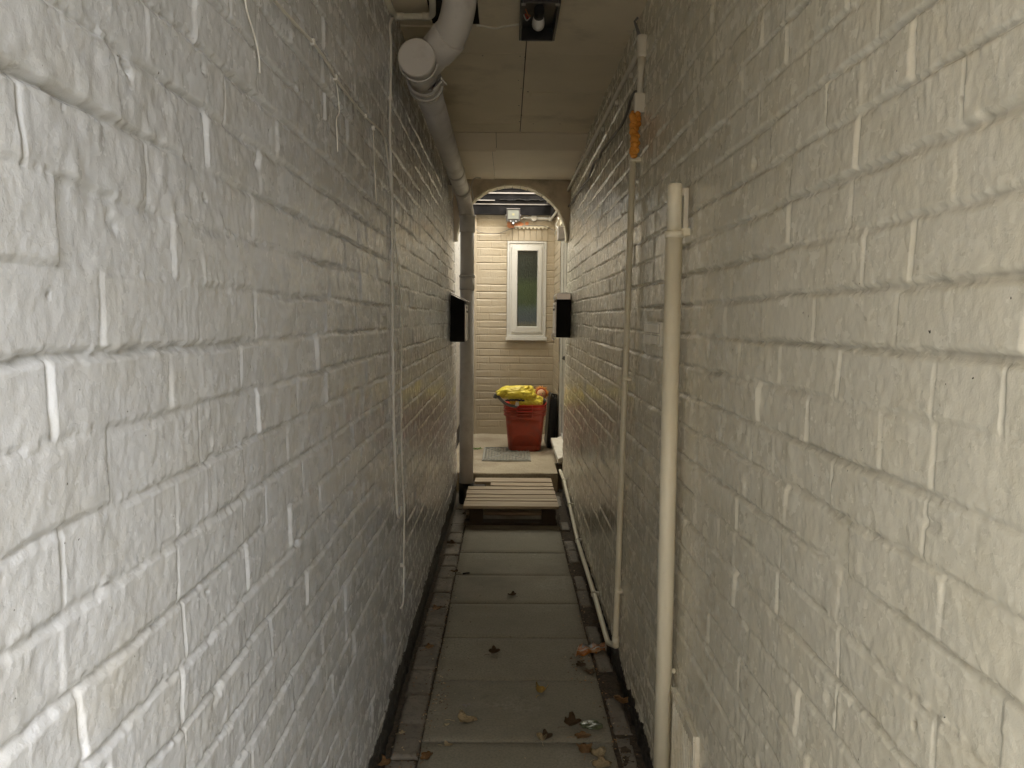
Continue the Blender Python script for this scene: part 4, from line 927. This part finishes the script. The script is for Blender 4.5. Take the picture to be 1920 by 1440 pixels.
# ================================================================== LETTERBOXES
def letterbox(side, label, Yn, z0, z1, dep, L=.25, steel=False):
    xw = XL(1.3)+.004 if side < 0 else XR(1.3)-.004; s = 1 if side < 0 else -1          # s: direction out of wall
    root = thing('letterbox', label, 'letterbox', (xw, Yn, z0))
    H = z1-z0; mb = MB()
    mb.poly([(0, 0, 0), (s*dep, 0, 0), (s*dep, 0, H-.045), (0, 0, H)], 0); f = mb.bm.faces[:] if hasattr(mb.bm.faces, 'ensure_lookup_table') else None
    r = bmesh.ops.extrude_face_region(mb.bm, geom=list(mb.bm.faces)); nv = [g for g in r['geom'] if isinstance(g, bmesh.types.BMVert)]; bmesh.ops.translate(mb.bm, vec=(0, L, 0), verts=nv)
    bmesh.ops.bevel(mb.bm, geom=mb.bm.edges[:], offset=.0025, segments=1, affect='EDGES'); mb.build('body', M['satin'], root)
    mb = MB()
    if side < 0:
        ang = math.atan2(-.052, dep+.012)
        mb.box((s*(dep+.02)/2, L/2, H-.018), (dep+.035, L+.016, .005), (0, -ang, 0), .001); mb.build('lid', M['steel'], root)
    else:
        pts = [Vector((-.002, 0, .028)), Vector((-.02, 0, .036)), Vector((-.06, 0, .036)), Vector((-.092, 0, .030)), Vector((-.104, 0, .012)), Vector((-.100, 0, -.012))]
        pr = smooth_path(pts, 4); rows_ = []
        for q in pr: rows_.append([mb.bm.verts.new((q.x, -.008, H-.035+q.z)), mb.bm.verts.new((q.x, L+.008, H-.035+q.z)), ])
        for i in range(len(rows_)-1): mb.bm.faces.new((rows_[i][0], rows_[i][1], rows_[i+1][1], rows_[i+1][0]))
        bmesh.ops.solidify(mb.bm, geom=mb.bm.faces[:], thickness=.003)
        mb.bx(-.094, -.002, -.007, -.003, H-.045, H-.0035, .002); mb.build('lid', M['steel'], root)
    mb = MB(); mb.bx(min(s*dep, s*(dep+.010)), max(s*dep, s*(dep+.010)), .004, L-.004, .008, H-.065, .003); fp = mb.build('front_plate', M['steel'], root)
    mb = MB(); mb.tube([(s*(dep+.008), .03, H-.085), (s*(dep+.018), .03, H-.085)], .009, 12); mb.build('lock', M['steel'], root)
    mb = MB(); mb.bx(min(s*(dep+.010), s*(dep+.012)), max(s*(dep+.010), s*(dep+.012)), .04, L-.04, H-.12, H-.105, .0005); mb.build('slot', M['hole'], fp)
    if side > 0:
        for y in (.05, L-.05):
            mb = MB(); mb.tube(bend_path([(s*dep, y, .04), (s*(dep+.02), y, .02), (s*(dep+.02), y, -.02), (s*dep, y, -.01)], .01), .003, 6); mb.build('paper_hook', M['steel'], root)
    return root
q0 = on_wall(845, 641, -1); q1 = on_wall(844, 551, -1)
letterbox(-1, 'black letterbox with a sloping lid on the left wall beside the grey pipe', 5.14, on_y(845, 641, 5.14).z, on_y(845, 552, 5.14).z, .094)
letterbox(1, 'black letterbox with rounded steel lid on the right wall by the arch', 5.26, on_y(1055, 633, 5.26).z, on_y(1055, 549, 5.26).z, .096)
# ================================================================== PALLET
pl = thing('pallet', 'weathered wooden half pallet used as a step in front of the courtyard', 'pallet', (.038, 4.86, 0)); 
TOPZ = .140; x0, x1 = -.303, .305; yb_ = []
rowsP = [(949, 940), (938.5, 934), (933, 927.5), (926, 918.3), (917.3, 912), (910.3, 904.5), (903, 896)]
rg = random.Random(21)
for i, (ya, yb2) in enumerate(rowsP):
    a = on_z(960, ya, TOPZ).y-4.86; b = on_z(960, yb2, TOPZ).y-4.86
    xl = x0+rg.uniform(-.003, .003)
    if i == 5: xl = on_z(920, 905, TOPZ).x-.038
    if i == 6: xl = -.262
    mb = MB(); mb.box(((xl+x1)/2, (a+b)/2, TOPZ-.009), (x1-xl, b-a, .018), (rg.uniform(-.01, .01), 0, rg.uniform(-.003, .003)), .0022)
    mb.build('deck_board', M['wood'], pl)
YB = on_z(960, 896, TOPZ).y-4.86
for xx in (-.23, .003, .236):
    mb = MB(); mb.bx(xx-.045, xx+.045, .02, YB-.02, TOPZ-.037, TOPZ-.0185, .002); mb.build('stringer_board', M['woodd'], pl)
for xx, w in ((-.225, .088), (.245, .088)):
    for yy in (.055, YB/2, YB-.06):
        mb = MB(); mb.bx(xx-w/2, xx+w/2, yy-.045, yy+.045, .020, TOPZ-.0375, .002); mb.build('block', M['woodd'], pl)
for yy, w in ((.055, .09), (.30, .07), (.52, .07), (YB-.06, .09)):
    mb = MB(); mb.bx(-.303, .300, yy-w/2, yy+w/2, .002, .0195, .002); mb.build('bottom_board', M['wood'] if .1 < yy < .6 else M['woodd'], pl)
# ================================================================== LITTER
def leaf(px, py, size, mat, label, rot, kind=0, curl=.3, z=.003, grp='fallen leaves on the path'):
    c = on_z(px, py, 0); c.z = z; rg = random.Random(int(px*7+py)); tilt = rg.uniform(-.12, .12)
    root = thing('fallen_leaf', label, 'leaf', c, (tilt, rg.uniform(-.12, .12), rot), grp)
    bm = bmesh.new(); n = 28; ringn = 4; ctr = bm.verts.new((0, 0, size*.05)); rr = []
    for k in range(1, ringn+1):
        row = []
        for i in range(n):
            a = 2*math.pi*i/n
            if kind == 0: r_ = size*.5*(.84+.24*math.cos(3*a+.3)+.10*math.cos(a)+rg.uniform(-.05, .05))
            else: r_ = size*.5*(.62+.38*abs(math.cos(2.5*a))**.8+rg.uniform(-.06, .06))
            r_ *= k/ringn; x = r_*math.cos(a)*1.02; y = r_*math.sin(a)*.92
            zz_ = curl*size*((y/size)**2*2.2+.5*(x/size)**2)+rg.uniform(-.012, .012)*size-.03*size*abs(math.cos(2.5*a))*(k/ringn)
            row.append(bm.verts.new((x, y, zz_+size*.03)))
        rr.append(row)
    for i in range(n): bm.faces.new((ctr, rr[0][i], rr[0][(i+1) % n]))
    for k in range(ringn-1):
        for i in range(n): bm.faces.new((rr[k][i], rr[k+1][i], rr[k+1][(i+1) % n], rr[k][(i+1) % n]))
    for f in bm.faces: f.smooth = True
    bmesh.ops.solidify(bm, geom=bm.faces[:], thickness=.0008)
    me = bpy.data.meshes.new('blade'); bm.to_mesh(me); bm.free(); mesh_obj('blade', me, mat, root)
    mb = MB(); mb.tube([(-size*.5, 0, size*.03), (-size*.75, .1*size, size*.06), (-size*.95, .12*size, .002)], .0008, 5); mb.build('stalk', mat, root)
leaf(1014, 1301, .052, M['leafY'], 'curled yellow leaf standing up in the middle of the slab', 1.3, 1, 1.3, .008)
leaf(872, 1354, .070, M['leafP'], 'pale tan triangular leaf left of the middle of the near slab', .2, 0, .6)
leaf(838, 1361, .018, M['leafP'], 'tiny pale leaf scrap beside the pale tan leaf', .9, 0, .4)
leaf(754, 1376, .022, M['leafP'], 'small pale leaf on the left brick edging', .4, 1, .5)
leaf(838, 1399, .030, M['leafP'], 'small pale leaf at the near left of the path', .1, 0, .5)
leaf(1013, 1390, .040, M['leafP'], 'pale folded leaf beside the brown one on the nearest joint', 1.9, 0, 1.3, .006)
leaf(1025, 1385, .045, M['leafB'], 'dark brown leaf beside the folded pale one on the nearest joint', .6, 1, .8)
leaf(1093, 1383, .055, M['leafO'], 'brown leaf on the last joint at the right of the path', .3, 1, .3)
leaf(1096, 1408, .060, M['leafO'], 'orange brown maple leaf near the right edge of the nearest slab', 1.6, 1, .7)
leaf(1123, 1416, .055, M['leafP'], 'round pale leaf by the right edge of the nearest slab', 1.0, 0, .5)
leaf(1130, 1438, .065, M['leafP'], 'pale tan leaf at the very bottom right of the path', .4, 1, .5)
leaf(928, 1226, .050, M['leafB'], 'dark curled leaf alone in the middle of the path', .6, 1, .9, .005)
leaf(960, 1118, .045, M['leafB'], 'small dark leaf on the slab nearest the middle distance', 2.4, 1, .8, .004)
leaf(821, 1144, .055, M['leafO'], 'orange brown leaf on the left brick edging in the middle distance', 1.1, 1, .7, .004)
leaf(846, 1021, .060, M['leafB'], 'dark leaf on the left brick edging near the pallet', .2, 1, .8, .004)
leaf(806, 1216, .040, M['leafO'], 'small brown leaf on the left brick edging lower down', .8, 1, .6, .004)
leaf(773, 1178, .022, M['leafP'], 'tiny pink-brown leaf against the black foot of the left wall', .8, 0, .6, .004)
leaf(852, 1074, .04, M['leafB'], 'brown leaf wedged at the left slab edge', 2.8, 0, .6, .004)
leaf(1075, 1362, .060, M['leafB'], 'crumpled dark brown leaf beside the green packet', .4, 1, 1.2, .005)
leaf(1090, 1250, .050, M['leafB'], 'dark wet leaf below the orange wrapper', .9, 1, .5, .004)
leaf(1105, 1262, .045, M['leafB'], 'dark wet leaf at the right gutter below the wrapper', 2.0, 1, .5, .002)
leaf(1118, 1168, .045, M['leafB'], 'dark leaf on the right brick edging above the wrapper', 1.0, 1, .5, .0)
leaf(1165, 1318, .060, M['leafO'], 'long brown leaf caught on the right brick edging', 2.3, 0, .6, .004)
leaf(872, 965, .05, M['leafB'], 'dark leaf by the left front corner of the pallet', 2.3, 0, .6, .004)
leaf(800, 1420, .045, M['leafO'], 'orange brown leaf at the bottom left slab corner', 1.3, 1, .4, .003)
leaf(716, 1432, .06, M['leafO'], 'brown leaf at the bottom left by the black wall foot', 2.1, 0, .5, .003)
# crumbs, grit and leaf fragments in the joints: nobody could count them
mb = MB(); rg = random.Random(17)
def bit(x, y, s, z=0.0):
    a = rg.uniform(0, 6.28); vs = [(x+math.cos(a+k*2.1)*s*rg.uniform(.6, 1.3), y+math.sin(a+k*2.1)*s*rg.uniform(.6, 1.3), z+.002+rg.uniform(0, .004)) for k in range(3)]
    mb.poly(vs, .0006, rg.choice([0, 0, 0, 0, 0, 0, 1, 1, 2]))
for i in range(1000):
    y = 2.1+3.4*rg.random()**1.6; e = rg.random()
    x = rg.gauss(-.256, .014) if e < .30 else (rg.gauss(.353, .014) if e < .62 else (rg.uniform(.35, .42) if e < .75 else rg.uniform(-.35, -.26)))
    bit(x, y, rg.uniform(.0015, .005), 0 if -.26 < x < .34 else -.004)
for i in range(70): bit(rg.gauss(-.225, .02), rg.gauss(2.62, .09), rg.uniform(.002, .005))
for i in range(70): bit(rg.gauss(.30, .04), rg.gauss(2.85, .1), rg.uniform(.003, .007))
for i in range(120): bit(rg.uniform(-.24, .34), rg.uniform(2.1, 4.8), rg.uniform(.001, .003))
tag(mb.build('leaf_litter', [M['leafB'], M['leafO'], M['leafP']]), 'scattered crumbs of leaf and grit along the slab joints', 'litter', kind='stuff')
# weeds at the soil pipe in the courtyard
wdz = thing('weed', 'small green weed growing from the courtyard concrete beside the drain cover', 'plant', on_z(893, 842, CZ))
mb = MB()
for i in range(60):
    a = rg.uniform(0, 6.28); d = Vector((math.cos(a), math.sin(a)*.6, rg.uniform(.1, .6))); b = Vector((rg.gauss(0, .03), rg.gauss(0, .02), 0)); L = rg.uniform(.012, .03); s = d.cross(Vector((0, 0, 1))).normalized()*L*.25
    mb.poly([b, b+d*L*.5+s, b+d*L, b+d*L*.5-s], .0008)
mb.build('leaves', M['weed'], wdz)
# orange wrapper
q = [on_z(x, y, 0) for x, y in ((1078, 1234), (1084, 1212), (1136, 1208), (1137, 1222))]
wpz = thing('food_wrapper', 'torn shiny orange food wrapper with a clear window lying in the right gutter', 'wrapper', ((q[0]+q[2])/2).to_tuple()); O8 = Vector(wpz.location)
bm = bmesh.new(); nx, ny = 26, 10; G = []
p00, p01, p11, p10 = q
for i in range(nx+1):
    row = []
    for j in range(ny+1):
        u, v = i/nx, j/ny; p = (p00*(1-u)+p10*u)*(1-v)+(p01*(1-u)+p11*u)*v-O8
        z = .006+.009*math.sin(v*math.pi)*(.8+.2*math.sin(u*7))+.004*math.sin(u*17+v*5)+rg.uniform(-.002, .002)
        row.append(bm.verts.new((p.x+rg.uniform(-.0015, .0015), p.y, z)))
    G.append(row)
for i in range(nx):
    for j in range(ny):
        f = bm.faces.new((G[i][j], G[i+1][j], G[i+1][j+1], G[i][j+1])); f.smooth = True; u = i/nx; f.material_index = 1 if (.14 < u < .48 and j > 4) else (2 if i < 1 or i > nx-2 or j == 3 else 0)
bmesh.ops.solidify(bm, geom=bm.faces[:], thickness=.0006)
me = bpy.data.meshes.new('film'); bm.to_mesh(me); bm.free()
mesh_obj('film', me, [plain('orange foil', (.62, .23, .05), .35, .4, 40, .4, 60, dirt=(.60, .42, .25), dscale=45, dpos=(.5, .62)), plain('clear film', (.50, .50, .47), .2, .2, 40, .2, 60), plain('foil edge', (.70, .62, .50), .4, .1, 40, .2, 60)], wpz)
# crumpled green-clear packet
gp = thing('clear_packet', 'scrunched greenish clear packet lying by the right edge of the path', 'packet', on_z(1110, 1364, 0))
bm = bmesh.new(); bmesh.ops.create_icosphere(bm, subdivisions=4, radius=1)
for v in bm.verts:
    n_ = float(vnoise(np.array([v.co.x*2.5+v.co.z]), np.array([v.co.y*2.5]), 77)[0]); k = 1+.35*n_; v.co = Vector((v.co.x*.034*k, v.co.y*.028*k, .007+v.co.z*.007*k))
for f in bm.faces: f.smooth = True
me = bpy.data.meshes.new('film'); bm.to_mesh(me); bm.free(); mesh_obj('film', me, plain('greenish film', (.10, .12, .07), .2, .3, 30, .4, 60), gp)
# small stone, pen-like stub
kx = thing('pebble_cluster', 'small white crumb of stone on the slab left of centre', 'stone', on_z(872, 1324, 0))
mb = MB()
for x, y, s in ((0, 0, .006), (.010, .004, .005), (-.008, .006, .004), (.004, -.007, .005), (.014, .012, .004)): mb.sphere((x, y, s*.5), (s, s*.8, s*.6), 8, 6)
mb.build('stones', M['pale'], kx)
bs = thing('burnt_stub', 'short black stub lying across the slab near the left edge', 'stub', on_z(874, 1076.5, 0), (0, 0, .45))
mb = MB(); mb.tube([(-.018, 0, .005), (.018, 0, .005)], .0045, 10); mb.build('stub', M['blackm'], bs)
